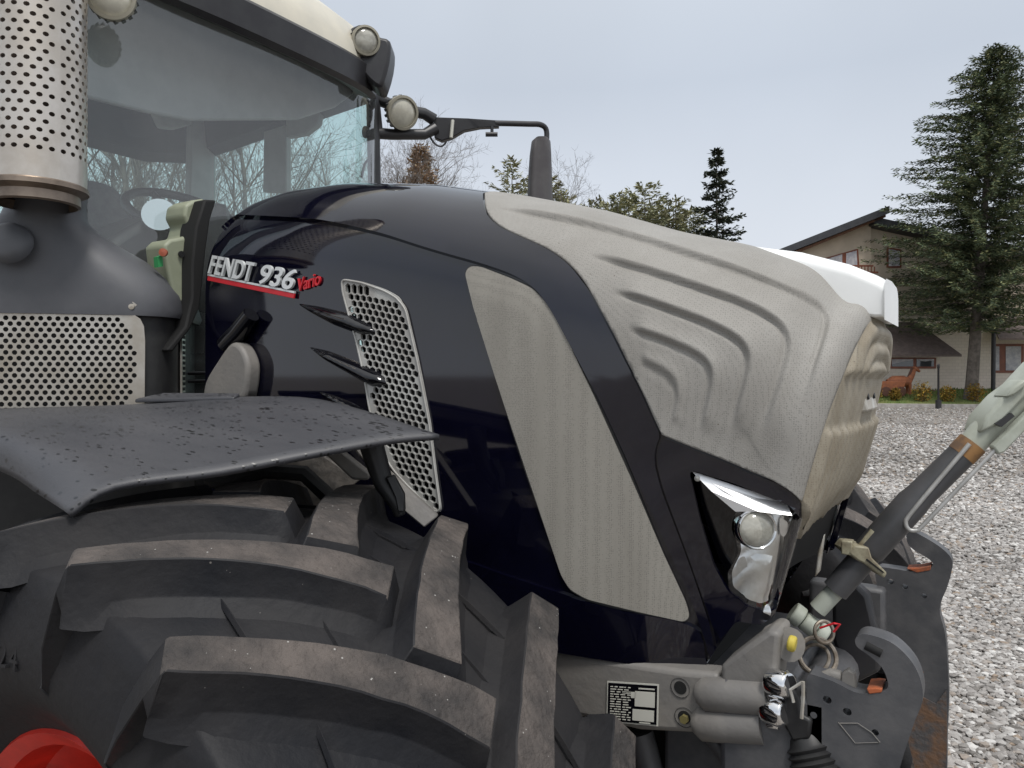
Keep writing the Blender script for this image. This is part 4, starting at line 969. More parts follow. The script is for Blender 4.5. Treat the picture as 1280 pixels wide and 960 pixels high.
def work_light(px, py, t, r, d, lens='glasslens'):
    d = Vector(d).normalized(); c = U(px, py, t); q = MB()
    q.lathe([(.0005, -r*1.2), (r*.55, -r*1.15), (r*.9, -r*.55), (r*1.06, -r*.1), (r*1.08, 0)], c, d, 32)
    for k in range(18): a = 2*PI*k/18; q.box(c+d*(-r*.25)+(d.orthogonal().normalized()*math.cos(a)+d.cross(d.orthogonal().normalized())*math.sin(a))*r*1.02, (.006, .006, r*.2), (d.orthogonal().normalized(), d.cross(d.orthogonal().normalized()), d))
    w = q.build('work_light', M['darktrim'], cab)
    MB().lathe([(r*1.1, -.012), (r*1.1, .012), (r*.94, .014), (r*.92, .0)], c, d, 32).build('bezel', mat('bezel', (.30, .28, .22), .5), w)
    MB().lathe([(r*.93, .002), (r*.7, .012), (r*.3, .017), (.0005, .018)], c, d, 32).build('lens', M[lens], w)
    return w
M['glasslens2'] = mat('pale_lens', (.55, .53, .44), .2, (.45, .43, .36), 25, coat=.5)
wd = (CAM-U(500, 141, 3.55)).normalized()
work_light(503, 141, 3.55, .070, wd+Vector((.55, .25, -.05)), 'glasslens2')
work_light(457, 51, 3.16, .054, wd+Vector((.45, .1, .1)))
work_light(478, 68, 3.24, .048, Vector((.9, .75, 0)))
rh = MB(); rh.slab([U(x, y, 3.18) for x, y in spline([(428, 62), (428, 45), (440, 33), (455, 29), (466, 36), (472, 45), (484, 47), (488, 56), (486, 78), (480, 100), (474, 110), (460, 100)], 2)], FW*.14)
rh.build('light_housing', M['darktrim'], cab, bevel=.02)
work_light(139, -4, 2.2, .060, (.75, -.62, -.12), 'glasslens2')
# ================================================================== ground
def depth(x, y): return (x-CAM.x)*FW.x+(y-CAM.y)*FW.y
def gz(x, y):
    d = depth(x, y); s = max(0., d-7); return .0182*min(s, 29)+.012*max(0, min(s-29, 30))
gm = bpy.data.materials.new('gravel_ground'); gm.use_nodes = True; nt = gm.node_tree; N = nt.nodes; L = nt.links; b = N['Principled BSDF']; b.inputs['Roughness'].default_value = .95; b.inputs['Specular IOR Level'].default_value = .15
tc = N.new('ShaderNodeTexCoord'); v1 = N.new('ShaderNodeTexVoronoi'); v1.inputs['Scale'].default_value = 20; L.new(tc.outputs['Object'], v1.inputs['Vector'])
sepc = N.new('ShaderNodeSeparateColor'); L.new(v1.outputs['Color'], sepc.inputs[0])
rp_ = N.new('ShaderNodeValToRGB'); L.new(sepc.outputs[0], rp_.inputs[0]); e = rp_.color_ramp.elements
def ramp(e, S):
    e[0].position = S[0][0]; e[0].color = (*S[0][1], 1); e[1].position = S[-1][0]; e[1].color = (*S[-1][1], 1)
    for p, c in S[1:-1]: k = e.new(p); k.color = (*c, 1)
GR_ = [(0, (.14, .125, .11)), (.2, (.24, .22, .20)), (.45, (.32, .295, .27)), (.65, (.27, .22, .175)), (.82, (.38, .36, .335)), (1, (.52, .50, .47))]
ramp(e, GR_)
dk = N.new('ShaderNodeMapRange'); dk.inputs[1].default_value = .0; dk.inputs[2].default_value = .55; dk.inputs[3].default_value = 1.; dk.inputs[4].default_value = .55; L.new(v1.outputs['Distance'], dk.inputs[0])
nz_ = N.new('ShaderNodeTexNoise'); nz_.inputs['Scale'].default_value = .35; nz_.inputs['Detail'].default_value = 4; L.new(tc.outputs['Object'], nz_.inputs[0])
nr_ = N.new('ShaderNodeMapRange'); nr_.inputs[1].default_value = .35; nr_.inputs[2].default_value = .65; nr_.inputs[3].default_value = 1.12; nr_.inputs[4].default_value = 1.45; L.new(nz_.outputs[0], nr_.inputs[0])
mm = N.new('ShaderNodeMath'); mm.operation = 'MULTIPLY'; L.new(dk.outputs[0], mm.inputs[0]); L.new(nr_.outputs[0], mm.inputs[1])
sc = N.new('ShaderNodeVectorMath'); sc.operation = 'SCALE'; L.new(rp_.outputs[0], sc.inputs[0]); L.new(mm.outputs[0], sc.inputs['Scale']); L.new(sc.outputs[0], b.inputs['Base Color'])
bp = N.new('ShaderNodeBump'); bp.inputs['Strength'].default_value = 1; bp.inputs['Distance'].default_value = .04; bp.invert = True; L.new(v1.outputs['Distance'], bp.inputs['Height']); L.new(bp.outputs[0], b.inputs['Normal'])
# one sheet to the horizon, finer near the yard
rs_ = [0, 3, 5, 7, 9, 12, 16, 20, 25, 30, 36, 45, 60, 80, 120, 200, 400, 900, 2000]; V = []; F = []; na = 72
for r in rs_:
    for k in range(na): a = 2*PI*k/na; x = CAM.x+r*math.cos(a); y = CAM.y+r*math.sin(a); V.append((x, y, gz(x, y)))
for k in range(len(rs_)-1):
    for j in range(na): F.append((k*na+j, k*na+(j+1) % na, (k+1)*na+(j+1) % na, (k+1)*na+j))
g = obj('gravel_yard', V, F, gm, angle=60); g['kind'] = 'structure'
# loose stones in the part of the yard the picture looks across
sm2 = bpy.data.materials.new('stone'); sm2.use_nodes = True; nt = sm2.node_tree; N = nt.nodes; L = nt.links; b = N['Principled BSDF']; b.inputs['Roughness'].default_value = .85; b.inputs['Specular IOR Level'].default_value = .25
ge = N.new('ShaderNodeNewGeometry'); rp_ = N.new('ShaderNodeValToRGB'); L.new(ge.outputs['Random Per Island'], rp_.inputs[0])
ramp(rp_.color_ramp.elements, [(0, (.13, .12, .11)), (.10, (.25, .235, .22)), (.3, (.33, .31, .295)), (.5, (.38, .36, .34)), (.57, (.30, .235, .18)), (.63, (.36, .34, .32)), (.85, (.47, .455, .435)), (1, (.66, .645, .62))])
tc = N.new('ShaderNodeTexCoord'); n3 = N.new('ShaderNodeTexNoise'); n3.inputs['Scale'].default_value = 60; n3.inputs['Detail'].default_value = 4; L.new(tc.outputs['Object'], n3.inputs[0])
r3 = N.new('ShaderNodeMapRange'); r3.inputs[3].default_value = .74; r3.inputs[4].default_value = 1.2; L.new(n3.outputs[0], r3.inputs[0])
sc = N.new('ShaderNodeVectorMath'); sc.operation = 'SCALE'; L.new(rp_.outputs[0], sc.inputs[0]); n4 = N.new('ShaderNodeTexNoise'); n4.inputs['Scale'].default_value = .55; n4.inputs['Detail'].default_value = 3; L.new(tc.outputs['Object'], n4.inputs[0]); r4 = N.new('ShaderNodeMapRange'); r4.inputs[1].default_value = .35; r4.inputs[2].default_value = .65; r4.inputs[3].default_value = .78; r4.inputs[4].default_value = 1.12; L.new(n4.outputs[0], r4.inputs[0]); m4 = N.new('ShaderNodeMath'); m4.operation = 'MULTIPLY'; L.new(r3.outputs[0], m4.inputs[0]); L.new(r4.outputs[0], m4.inputs[1]); L.new(m4.outputs[0], sc.inputs['Scale']); L.new(sc.outputs[0], b.inputs['Base Color'])
bp = N.new('ShaderNodeBump'); bp.inputs['Strength'].default_value = .3; bp.inputs['Distance'].default_value = .006; L.new(n3.outputs[0], bp.inputs['Height']); L.new(bp.outputs[0], b.inputs['Normal'])
rng = np.random.default_rng(5)
bm = bmesh.new(); bmesh.ops.create_icosphere(bm, subdivisions=1, radius=1); iv = np.array([tuple(v.co) for v in bm.verts]); iff = np.array([[v.index for v in f.verts] for f in bm.faces])
bmesh.ops.subdivide_edges(bm, edges=bm.edges[:], cuts=1, use_grid_fill=True); bm.free()
pts = []
def scatter(d0, d1, dens, s0, s1, pad):
    A = 0; n = int(dens*((d1**2-d0**2)*.5*(.70+pad)))
    d = np.sqrt(rng.random(n)*(d1**2-d0**2)+d0**2); r = (.36+rng.random(n)*(.36+pad))*d
    s = s0+(s1-s0)*rng.random(n)**2
    for k in range(n): pts.append((CAM.x+FW.x*d[k]+RT.x*r[k], CAM.y+FW.y*d[k]+RT.y*r[k], s[k]))
scatter(2.0, 7.5, 1700, .010, .028, .15); scatter(7.5, 13, 620, .014, .034, .15); scatter(13, 24, 90, .02, .045, .1); scatter(22, 33, 22, .02, .045, .1)
Q = np.array(pts); n = len(Q); nvv = len(iv)
S = Q[:, 2][:, None, None]*(.75+.5*rng.random((n, 1, 3)))*np.array([1, 1, .62])
W_ = iv[None]*(1+.22*rng.standard_normal((n, nvv, 1)))*S
an = rng.random(n)*2*PI; ca = np.cos(an)[:, None]; sa = np.sin(an)[:, None]
X = W_[:, :, 0]*ca-W_[:, :, 1]*sa; Y = W_[:, :, 0]*sa+W_[:, :, 1]*ca
zg = np.array([gz(a, b) for a, b in Q[:, :2]])
VV = np.stack([X+Q[:, 0:1], Y+Q[:, 1:2], W_[:, :, 2]+zg[:, None]+Q[:, 2:3]*(.15+.45*rng.random((n, 1)))], -1).reshape(-1, 3)
FF = (iff[None]+(np.arange(n)*nvv)[:, None, None]).reshape(-1, 3)
me = bpy.data.meshes.new('gravel_stones'); me.vertices.add(len(VV)); me.vertices.foreach_set('co', VV.ravel()); me.loops.add(FF.size); me.loops.foreach_set('vertex_index', FF.ravel().astype(np.int32))
me.polygons.add(len(FF)); me.polygons.foreach_set('loop_start', np.arange(0, FF.size, 3, dtype=np.int32)); me.polygons.foreach_set('loop_total', np.full(len(FF), 3, np.int32)); me.update(calc_edges=True); me.validate()
me.polygons.foreach_set('use_smooth', [False]*len(me.polygons))
me.materials.append(sm2); so = bpy.data.objects.new('gravel_stones', me); COL.objects.link(so); so['kind'] = 'stuff'; so['label'] = 'loose grey and tan gravel stones covering the yard'

# ground point behind a pixel at a given depth
def G_(px, d): p = U(px, HZ, d); return Vector((p.x, p.y, gz(p.x, p.y)))
def lawn_z(d): return .55+.60*min(max((d-34.5)/2.7, 0), 1.0)
def GL(px, d): p = G_(px, d); p.z = max(p.z, lawn_z(d)) if d > 34.3 else p.z; return p
# lawn and kerb in front of the house
def strip(name, P, zoff, m, kind='structure', th=0.):
    V = []; 
    for px, d in P: p = GL(px, d); V.append((p.x, p.y, p.z+zoff))
    n = len(V); F = [tuple(range(n))]
    q = MB()
    if th: q.slab([(v[0], v[1], v[2]-th) for v in V], (0, 0, th))
    else: q.add(V, F)
    o = q.build(name, m, None, smooth=False); o['kind'] = kind; return o
M['grass'] = mat('grass', (.10, .155, .035), .9, (.15, .16, .05), 1.2, .35, .65, bump=.5, bscale=30, bdist=.05)
M['kerb'] = mat('kerb', (.40, .38, .35), .9, (.28, .26, .24), 4)
M['paving'] = mat('paving', (.30, .24, .22), .9, (.22, .17, .15), 3)
strip('lawn', [(900, 34.6), (1420, 33.2), (1420, 37.4), (900, 38.2)], .05, M['grass'])
strip('kerb', [(900, 34.4), (1420, 33.0), (1420, 33.2), (900, 34.6)], .10, M['kerb'], th=.15)
strip('house_path', [(900, 38.15), (1420, 37.4), (1420, 40), (900, 40)], .06, M['paving'])
# blades of grass so the lawn edge is not a clean line
gb = MB(); r_ = random.Random(8)
for k in range(5200):
    px = r_.uniform(1040, 1400); d = r_.uniform(34.0, 37.6)
    if d < 34.6-(px-900)*1.4/520+.05: continue
    p = GL(px, d); h = r_.uniform(.05, .16); w = r_.uniform(.012, .03); a = r_.uniform(0, PI); dx, dy = math.cos(a)*w, math.sin(a)*w
    gb.add([(p.x-dx, p.y-dy, p.z+.04), (p.x+dx, p.y+dy, p.z+.04), (p.x+r_.uniform(-.04, .04), p.y+r_.uniform(-.04, .04), p.z+.04+h)], [(0, 1, 2)])
go_ = gb.build('grass', mat('grass_blade', (.10, .17, .03), .9, (.17, .19, .06), 2), None, smooth=False); go_['kind'] = 'stuff'

# ================================================================== house
HD = 38.5
hx = RT.copy(); hy = FW.copy()     # house faces the yard
def HP(px, py, dd=0.): return U(px, py, HD)+hy*dd
house = thing('brick_house', 'tan two-storey house with dark sloping roof and brown window frames behind the spruce', 'house', HP(1130, 492))
M['wall'] = bpy.data.materials.new('wall_brick'); M['wall'].use_nodes = True; nt = M['wall'].node_tree; N = nt.nodes; L = nt.links; b = N['Principled BSDF']; b.inputs['Roughness'].default_value = .9
tc = N.new('ShaderNodeTexCoord'); dt = N.new('ShaderNodeVectorMath'); dt.operation = 'DOT_PRODUCT'; dt.inputs[1].default_value = tuple(RT); L.new(tc.outputs['Object'], dt.inputs[0]); sz = N.new('ShaderNodeSeparateXYZ'); L.new(tc.outputs['Object'], sz.inputs[0]); mp = N.new('ShaderNodeCombineXYZ'); L.new(dt.outputs['Value'], mp.inputs[0]); L.new(sz.outputs[2], mp.inputs[1])
bt = N.new('ShaderNodeTexBrick'); bt.inputs['Scale'].default_value = 1.6; bt.inputs['Color1'].default_value = (.74, .66, .565, 1); bt.inputs['Color2'].default_value = (.69, .61, .52, 1); bt.inputs['Mortar'].default_value = (.62, .55, .47, 1); bt.inputs['Mortar Size'].default_value = .018; L.new(mp.outputs[0], bt.inputs[0]); L.new(bt.outputs[0], b.inputs['Base Color'])
M['wall2'] = mat('upper_wall', (.62, .53, .42), .9, (.54, .46, .36), 1.2)
M['roofm'] = mat('roof_metal', (.030, .032, .038), .55, (.04, .042, .047), 3)
M['tile'] = mat('roof_tile', (.17, .13, .115), .8, (.12, .095, .085), 6, bump=.5, bscale=12)
M['frame'] = mat('brown_frame', (.22, .07, .035), .5, (.17, .055, .03), 5)
M['pane'] = mat('window_pane', (.05, .055, .06), .06, spec=.9)
M['curtain'] = mat('curtain', (.55, .54, .55), .9, (.38, .38, .42), 6)
M['plinth'] = mat('plinth', (.20, .085, .065), .8, (.26, .2, .17), 3)
M['boards'] = mat('brown_boards', (.20, .10, .06), .7, (.15, .075, .045), 4)
def hs_(name, P, d0, th, m, parent=house, **k):
    q = MB(); q.slab([HP(x, y, d0) for x, y in P], hy*th); return q.build(name, M[m], parent, smooth=False, **k)
# lower and upper walls (upper gable set at the same face)
hs_('wall', [(975, 498), (1420, 498), (1420, 395), (975, 395)], 0, 8, 'wall')
hs_('gable_wall', [(985, 394.9), (985, 319), (1089, 273), (1089, 394.9)], .0, 7.5, 'wall2')
hs_('upper_wall', [(1090, 394.9), (1090, 283), (1100, 284), (1330, 330), (1330, 394.9)], .25, 7, 'wall2')
hs_('roof', [(962, 317), (1101, 262), (1101, 271), (968, 323)], -.9, 10, 'roofm')
hs_('roof', [(1086, 276), (1092, 275), (1345, 331), (1345, 339), (1086, 283)], -.6, 9.5, 'roofm')
hs_('soffit', [(972, 322.5), (1100, 271.5), (1100, 274.5), (978, 324)], -.6, .6, 'boards')
# gable window: trapezoid with a mullion
w1 = hs_('window', [(1026, 324), (1072, 311), (1074, 337), (1026, 337)], -.06, .1, 'frame')
hs_('pane', [(1030, 325), (1052, 318), (1052, 335), (1030, 335)], -.075, .01, 'curtain', w1); hs_('pane', [(1057, 317), (1070, 313.5), (1071, 335), (1057, 335)], -.075, .01, 'curtain', w1)
w2 = hs_('window', [(1111, 308), (1129, 311), (1129, 334), (1111, 334)], .18, .1, 'frame')
hs_('pane', [(1113, 310.5), (1127, 313), (1127, 332), (1113, 332)], .165, .01, 'curtain', w2)
ba = MB()
ba.slab([HP(x, y, -.5) for x, y in [(1058, 333), (1086, 333), (1086, 335), (1058, 335)]], hy*.08); ba.slab([HP(x, y, -.5) for x, y in [(1058, 341), (1092, 341), (1092, 343), (1058, 343)]], hy*.08)
for k in range(8): ba.slab([HP(1059+4*k, 335, -.5), HP(1060+4*k, 335, -.5), HP(1060+4*k, 341, -.5), HP(1059+4*k, 341, -.5)], hy*.04)
ba.slab([HP(x, y, -.8) for x, y in [(1040, 343.2), (1110, 358), (1110, 362), (1040, 350)]], hy*.78)
ba.build('balcony', M['frame'], house, smooth=False)
# bay with a tiled lean-to roof
bw = hs_('bay', [(1065, 498), (1157, 498), (1157, 446), (1065, 446)], -1.2, 1.19, 'wall')
q = MB()
q.slab([HP(1040, 447, -2.0), HP(1173, 447, -2.0), HP(1146, 405, -.01), HP(1060, 405, -.01)], UP*.10); q.build('bay_roof', M['tile'], house, smooth=False)
w3 = hs_('window', [(1096, 448), (1153, 448), (1153, 461), (1096, 461)], -1.26, .06, 'frame')
hs_('pane', [(1099, 449.5), (1125, 449.5), (1125, 458.5), (1099, 458.5)], -1.275, .01, 'pane', w3); hs_('pane', [(1129, 449.5), (1150, 449.5), (1150, 458.5), (1129, 458.5)], -1.275, .01, 'pane', w3)
for a, b_ in ((1099, 1124), (1129, 1150)):
    hs_('curtain', [(a, 449.5), (b_, 449.5), (b_ if a > 1110 else b_, 451), ((a+b_)/2, 452.5) if a > 1110 else ((a+b_)/2, 452.5), (a, 456) if a < 1110 else (a, 451)], -1.29, .008, 'curtain', w3)
w4 = hs_('window', [(1240, 430), (1279, 430), (1279, 466), (1240, 466)], -.06, .1, 'frame')
hs_('pane', [(1243, 433), (1248, 433), (1248, 463), (1243, 463)], -.08, .01, 'curtain', w4); hs_('pane', [(1256, 433), (1275, 433), (1275, 463), (1256, 463)], -.08, .01, 'curtain', w4)
w5 = hs_('window', [(1310, 430), (1350, 430), (1350, 466), (1310, 466)], -.06, .1, 'frame'); hs_('pane', [(1314, 433), (1346, 433), (1346, 463), (1314, 463)], -.08, .01, 'curtain', w5)
q = MB(); q.slab([HP(1225, 427, -1.5), HP(1400, 427, -1.5), HP(1400, 398, -.01), HP(1236, 398, -.01)], UP*.1); q.build('porch_roof', M['tile'], house, smooth=False)
hs_('plinth', [(970, 487), (1425, 487), (1425, 500), (970, 500)], -.05, .04, 'plinth'); hs_('plinth', [(1062, 487), (1160, 487), (1160, 500), (1062, 500)], -1.25, .04, 'plinth')
dp = MB(); dp.tube([HP(1222, 400, -1.3), HP(1221, 491, -1.3)], .10, 10); dp.build('downpipe', M['darktrim'], house)

# ---- post, garden figures and low shrubs on the lawn
p = G_(1173, 32.6); po = thing('marker_post', 'thin black post at the kerb between gravel and lawn', 'post', p)
q = MB(); q.lathe([(.045, 0), (.04, 1.70), (.055, 1.72), (.055, 1.86), (.02, 1.90), (.0005, 1.91)], p, UP, 14); q.build('post_shaft', M['darktrim'], po)
q = MB(); q.lathe([(.12, 0), (.12, .35), (.05, .37)], p, UP, 14); q.build('post_base', M['darktrim'], po)
M['terra'] = mat('terracotta_wood', (.34, .115, .045), .7, (.24, .085, .04), 8, bump=.3, bscale=20)
M['terra_dark'] = mat('dark_wood', (.10, .045, .03), .8)
def figure(px, d, kind, label):
    p = GL(px, d); f = thing('garden_figure', label, 'garden ornament', p, 'wooden ornaments on the lawn'); q = MB()
    def Lp(x, z, y=0): return p+RT*x+UP*(z+.05)+FW*y
    if kind == 'horse':
        q.tube([Lp(-.55, .55), Lp(-.3, .62), Lp(.2, .62), Lp(.5, .56)], [.16, .26, .27, .18], 12); q.tube([Lp(.42, .62), Lp(.62, .95), Lp(.72, 1.2)], [.17, .12, .09], 10); q.tube([Lp(.66, 1.24), Lp(.80, 1.2), Lp(.97, 1.08)], [.10, .10, .05], 10)
        for x in (-.45, .42):
            for y in (-.14, .14): q.tube([Lp(x, .5, y), Lp(x+.03, .25, y), Lp(x, 0, y)], [.09, .06, .07], 8)
        b1 = q.build('body', M['terra'], f); q = MB(); q.tube([Lp(-.6, .6), Lp(-.8, .45), Lp(-.82, .15)], [.07, .09, .03], 8); q.tube([Lp(.62, 1.26), Lp(.5, .95), Lp(.36, .72)], [.06, .07, .04], 8); q.build('mane', M['terra_dark'], f)
    elif kind == 'cart':
        q.slab([Lp(-.5, .28, -.3), Lp(.5, .28, -.3), Lp(.62, .7, -.3), Lp(-.62, .7, -.3)], FW*.6); q.build('box', M['terra'], f, bevel=.02); q = MB()
        for x in (-.35, .35):
            for y in (-.38, .38): MB().lathe([(.0005, -.035), (.22, -.03), (.22, .03), (.0005, .035)], Lp(x, .22, y), FW, 18).build('cart_wheel', M['terra_dark'], f)
    else:
        q.lathe([(.18, .05), (.24, .35), (.20, .7), (.14, .86), (.0005, .88)], p, UP, 16); q.build('body', M['terra'], f); q = MB(); q.lathe([(.0005, 1.42), (.12, 1.36), (.30, 1.16), (.32, 1.1), (.0005, 1.08)], p, UP, 18); q.build('hat', M['terra_dark'], f); q = MB(); q.lathe([(.0005, .84), (.10, .88), (.14, .98), (.10, 1.09), (.0005, 1.11)], p, UP, 14); q.build('head', mat('pale_wood', (.42, .28, .18), .7), f)
figure(1096, 36.3, 'gnome', 'wooden garden figure with dark mushroom hat beside the nose of the tractor')
figure(1112, 35.9, 'cart', 'orange-brown wooden garden cart on the lawn under the bay window')
figure(1124, 36.2, 'horse', 'rust-brown wooden horse figure with raised head on the lawn right of the cart')
# ================================================================== trees
def leaf_mat(name, cols, tr=.0):
    m = bpy.data.materials.new(name); m.use_nodes = True; nt = m.node_tree; N = nt.nodes; L = nt.links; b = N['Principled BSDF']; b.inputs['Roughness'].default_value = .75; b.inputs['Specular IOR Level'].default_value = .2
    ge = N.new('ShaderNodeNewGeometry'); r = N.new('ShaderNodeValToRGB'); L.new(ge.outputs['Random Per Island'], r.inputs[0]); ramp(r.color_ramp.elements, cols)
    tc = N.new('ShaderNodeTexCoord'); n = N.new('ShaderNodeTexNoise'); n.inputs['Scale'].default_value = .9; L.new(tc.outputs['Object'], n.inputs[0])
    mr = N.new('ShaderNodeMapRange'); mr.inputs[1].default_value = .35; mr.inputs[2].default_value = .65; mr.inputs[3].default_value = .7; mr.inputs[4].default_value = 1.35; L.new(n.outputs[0], mr.inputs[0])
    s = N.new('ShaderNodeVectorMath'); s.operation = 'SCALE'; L.new(r.outputs[0], s.inputs[0]); L.new(mr.outputs[0], s.inputs['Scale']); L.new(s.outputs[0], b.inputs['Base Color']); return m
M['spruce'] = leaf_mat('spruce_needles', [(0, (.055, .076, .050)), (.45, (.10, .130, .074)), (.8, (.155, .18, .09)), (1, (.22, .21, .10))])
M['slim'] = leaf_mat('dark_needles', [(0, (.035, .045, .036)), (.6, (.060, .072, .052)), (1, (.10, .105, .068))])
M['pine'] = leaf_mat('pine_needles', [(0, (.17, .185, .12)), (.5, (.27, .275, .16)), (1, (.40, .37, .23))])
M['thuja'] = leaf_mat('brown_foliage', [(0, (.28, .19, .12)), (.5, (.42, .28, .18)), (1, (.30, .26, .17))])
M['shrub'] = leaf_mat('autumn_leaves', [(0, (.14, .07, .015)), (.5, (.28, .17, .03)), (1, (.15, .13, .03))])
M['bark'] = mat('bark', (.10, .085, .07), .9, (.17, .145, .125), 5, bump=.6, bscale=18, bdist=.03)
M['birch'] = mat('thin_bark', (.17, .145, .125), .9, (.10, .085, .075), 4)
def rot_tree(o, z): o.rotation_euler = (0, 0, z)
def conifer(name, label, cat, p, h, z0, prof, mt, seed, nbr, lean=(0, 0), blade=(.34, .05), droop=.35, up=0., whorl=0, group=None, tr=.16, dens=1.0, rv=(.62, .5)):
    r = np.random.default_rng(seed); t = thing(name, label, cat, p, group)
    fs = np.array([a for a, _ in prof]); rs = np.array([b for _, b in prof]); V = []; F = []
    lean = np.array([lean[0], lean[1], 0.])
    br = MB()
    for i in range(nbr):
        f = (i+r.random())/nbr; f = f**.92
        if whorl: f = (round(f*whorl)+r.normal()*.12)/whorl; f = min(max(f, 0), .99)
        z = z0+(h-z0)*f; R0 = np.interp(f, fs, rs)*(rv[0]+rv[1]*r.random()); az = i*2.399+r.normal()*.3
        dirv = np.array([math.cos(az), math.sin(az), 0]); o = np.array([0, 0, z])+lean*(z/h)
        sg_ = max(4, int(R0/.17*dens)); prevp = None
        for q in range(sg_+1):
            s = (q+.3)/sg_; d = R0*s
            c = o+dirv*d+np.array([0, 0, -droop*d*(1-.45*s)+up*d*s]); side = np.array([-dirv[1], dirv[0], 0])
            if s < .12: continue
            for sgn in (-1, 1, -1, 1, 0, -1, 1):
                bl = blade[0]*(.6+.8*r.random())*(1-.35*s); bw = blade[1]*(.7+.7*r.random())
                ang = .5+.5*r.random()
                dv = dirv*math.cos(ang)+side*sgn*math.sin(ang)+np.array([0, 0, r.normal()*.28-.16+up*.8])
                if sgn == 0: dv = dirv*.5+side*r.normal()*.4+np.array([0, 0, .25+up-.6*(r.random() < .5)])
                dv /= np.linalg.norm(dv); wv = np.cross(dv, np.array([0, 0, 1])+r.normal(size=3)*.5); wv /= np.linalg.norm(wv)+1e-9
                cc = c+r.normal(size=3)*.05; n = len(V)
                V += [cc, cc+dv*bl*.45+wv*bw, cc+dv*bl, cc+dv*bl*.5-wv*bw]; F.append((n, n+1, n+2, n+3))
        if i % 3 == 0 and R0 > .5:
            br.tube([Vector(o), Vector(o+dirv*R0*.5+np.array([0, 0, -droop*R0*.5*.78])), Vector(o+dirv*R0*.9+np.array([0, 0, -droop*R0*.9*.6+up*R0*.8]))], [.035, .022, .008], 4, cap=False)
    Vp = np.array(V)+np.array(p)
    obj('crown', Vp, F, M[mt], t, smooth=False)
    br.V = [(a+p.x, b+p.y, c+p.z) for a, b, c in br.V]; br.build('branches', M['bark'], t)
    q = MB(); q.tube([p+Vector((lean[0]*k, lean[1]*k, h*k-.2)) for k in (0, .01, .06, .3, .6, .97)], [tr*1.5, tr*1.25, tr, tr*.8, tr*.5, .02], 14); q.build('trunk', M['bark'], t)
    return t
pS = GL(1213, 35.2)
conifer('spruce_tree', 'large dense spruce with bare lower trunk standing on the lawn before the house', 'tree', pS, 16.2, 3.3, [(0, 2.9), (.08, 4.3), (.2, 4.5), (.4, 3.9), (.6, 3.2), (.8, 2.3), (.92, 1.5), (1, .35)], 'spruce', 4, 620, lean=(RT.x*1.15, RT.y*1.15), blade=(.30, .028), droop=.20, up=.10, tr=.27, dens=1.5, rv=(.40, .90))
conifer('spruce_tree', 'slim dark spruce with open whorled branches rising behind the bonnet left of the house', 'tree', G_(896, 42), 13.6, 1.0, [(0, 2.4), (.3, 2.2), (.6, 1.5), (.8, .85), (1, .12)], 'slim', 9, 210, blade=(.34, .06), droop=.30, up=.16, whorl=20, tr=.14)
pines = [(640, 45, 13.5, 1.9), (676, 46, 12.7, 1.7), (690, 45, 12.4, 1.9), (772, 44, 11.2, 2.0), (806, 45, 12.1, 2.2), (842, 44, 10.9, 1.9), (862, 46, 10.8, 1.6), (744, 46, 11.4, 1.9), (786, 47, 11.9, 1.6), (822, 47, 11.2, 1.7), (708, 47, 12.0, 1.6)]
plab = ['pine top showing above the bonnet left of the mirror, tallest of the row', 'pine top just behind the black mirror housing', 'pine top close right of the black mirror housing', 'low pine top right of the leafless bush', 'bushy pine in the middle of the row behind the nose', 'low pine second from the slim spruce', 'pine top directly left of the slim dark spruce', 'low pine behind the leafless bush', 'narrow pine between the low pine and the bushy pine in the middle of the row', 'narrow pine between the bushy pine and the low pine near the slim spruce', 'narrow pine left of the leafless bush']
for k, ((px, d, h, w), lb) in enumerate(zip(pines, plab)):
    p = G_(px, d); conifer('pine_tree', lb, 'tree', p, h-p.z+.9, 3.5, [(0, w), (.35, w*1.4), (.65, w*1.15), (.85, w*.7), (1, .3)], 'pine', 20+k, 74, blade=(.42, .05), droop=-.25, up=.35, group='pines behind the bonnet', tr=.15)
conifer('thuja_tree', 'brown conical conifer beside the bare trees right of the cab pillar', 'tree', G_(526, 24), 8.6, .6, [(0, 1.25), (.4, 1.1), (.75, .7), (1, .1)], 'thuja', 40, 260, blade=(.26, .03), droop=-.7, up=.3, tr=.10)
conifer('thuja_tree', 'small brown conifer right beside the taller brown conifer', 'tree', G_(545, 25), 7.4, .6, [(0, .7), (.5, .55), (1, .1)], 'thuja', 41, 160, blade=(.26, .05), droop=-.7, up=.3, tr=.08)
for k, (px, d, s) in enumerate([(1091, 34.9, .55), (1119, 35.0, .35), (1153, 34.75, .55), (1184, 34.7, .45), (1219, 34.7, .5)]):
    lb = ['yellow shrub at the lawn edge beside the hatted garden figure', 'small orange shrub in front of the wooden cart', 'rusty yellow shrub left of the black post', 'pale yellow shrub between black post and spruce trunk', 'brown shrub at the foot of the spruce trunk'][k]
    p = GL(px, d); t = thing('shrub', lb, 'shrub', p, 'shrubs along the lawn edge'); r = np.random.default_rng(60+k); V = []; F = []
    for i in range(420):
        v = r.normal(size=3); v /= np.linalg.norm(v); c = v*s*r.random()**.4*np.array([.85, .85, .95])*(.8+.3*r.random())+np.array([0, 0, s*.95]); a = r.normal(size=3); a /= np.linalg.norm(a); b_ = np.cross(a, r.normal(size=3)); b_ /= np.linalg.norm(b_); n = len(V)
        V += [c-a*.05, c+b_*.03, c+a*.06, c-b_*.03]; F.append((n, n+1, n+2, n+3))
    obj('foliage', np.array(V)+np.array(p), F, M['shrub'], t, smooth=False)
    q = MB()
    for i in range(7): a = i*.9; q.tube([p, p+Vector((math.cos(a)*s*.4, math.sin(a)*s*.4, s*1.2))], [.012, .004], 5)
    q.build('stems', M['bark'], t)

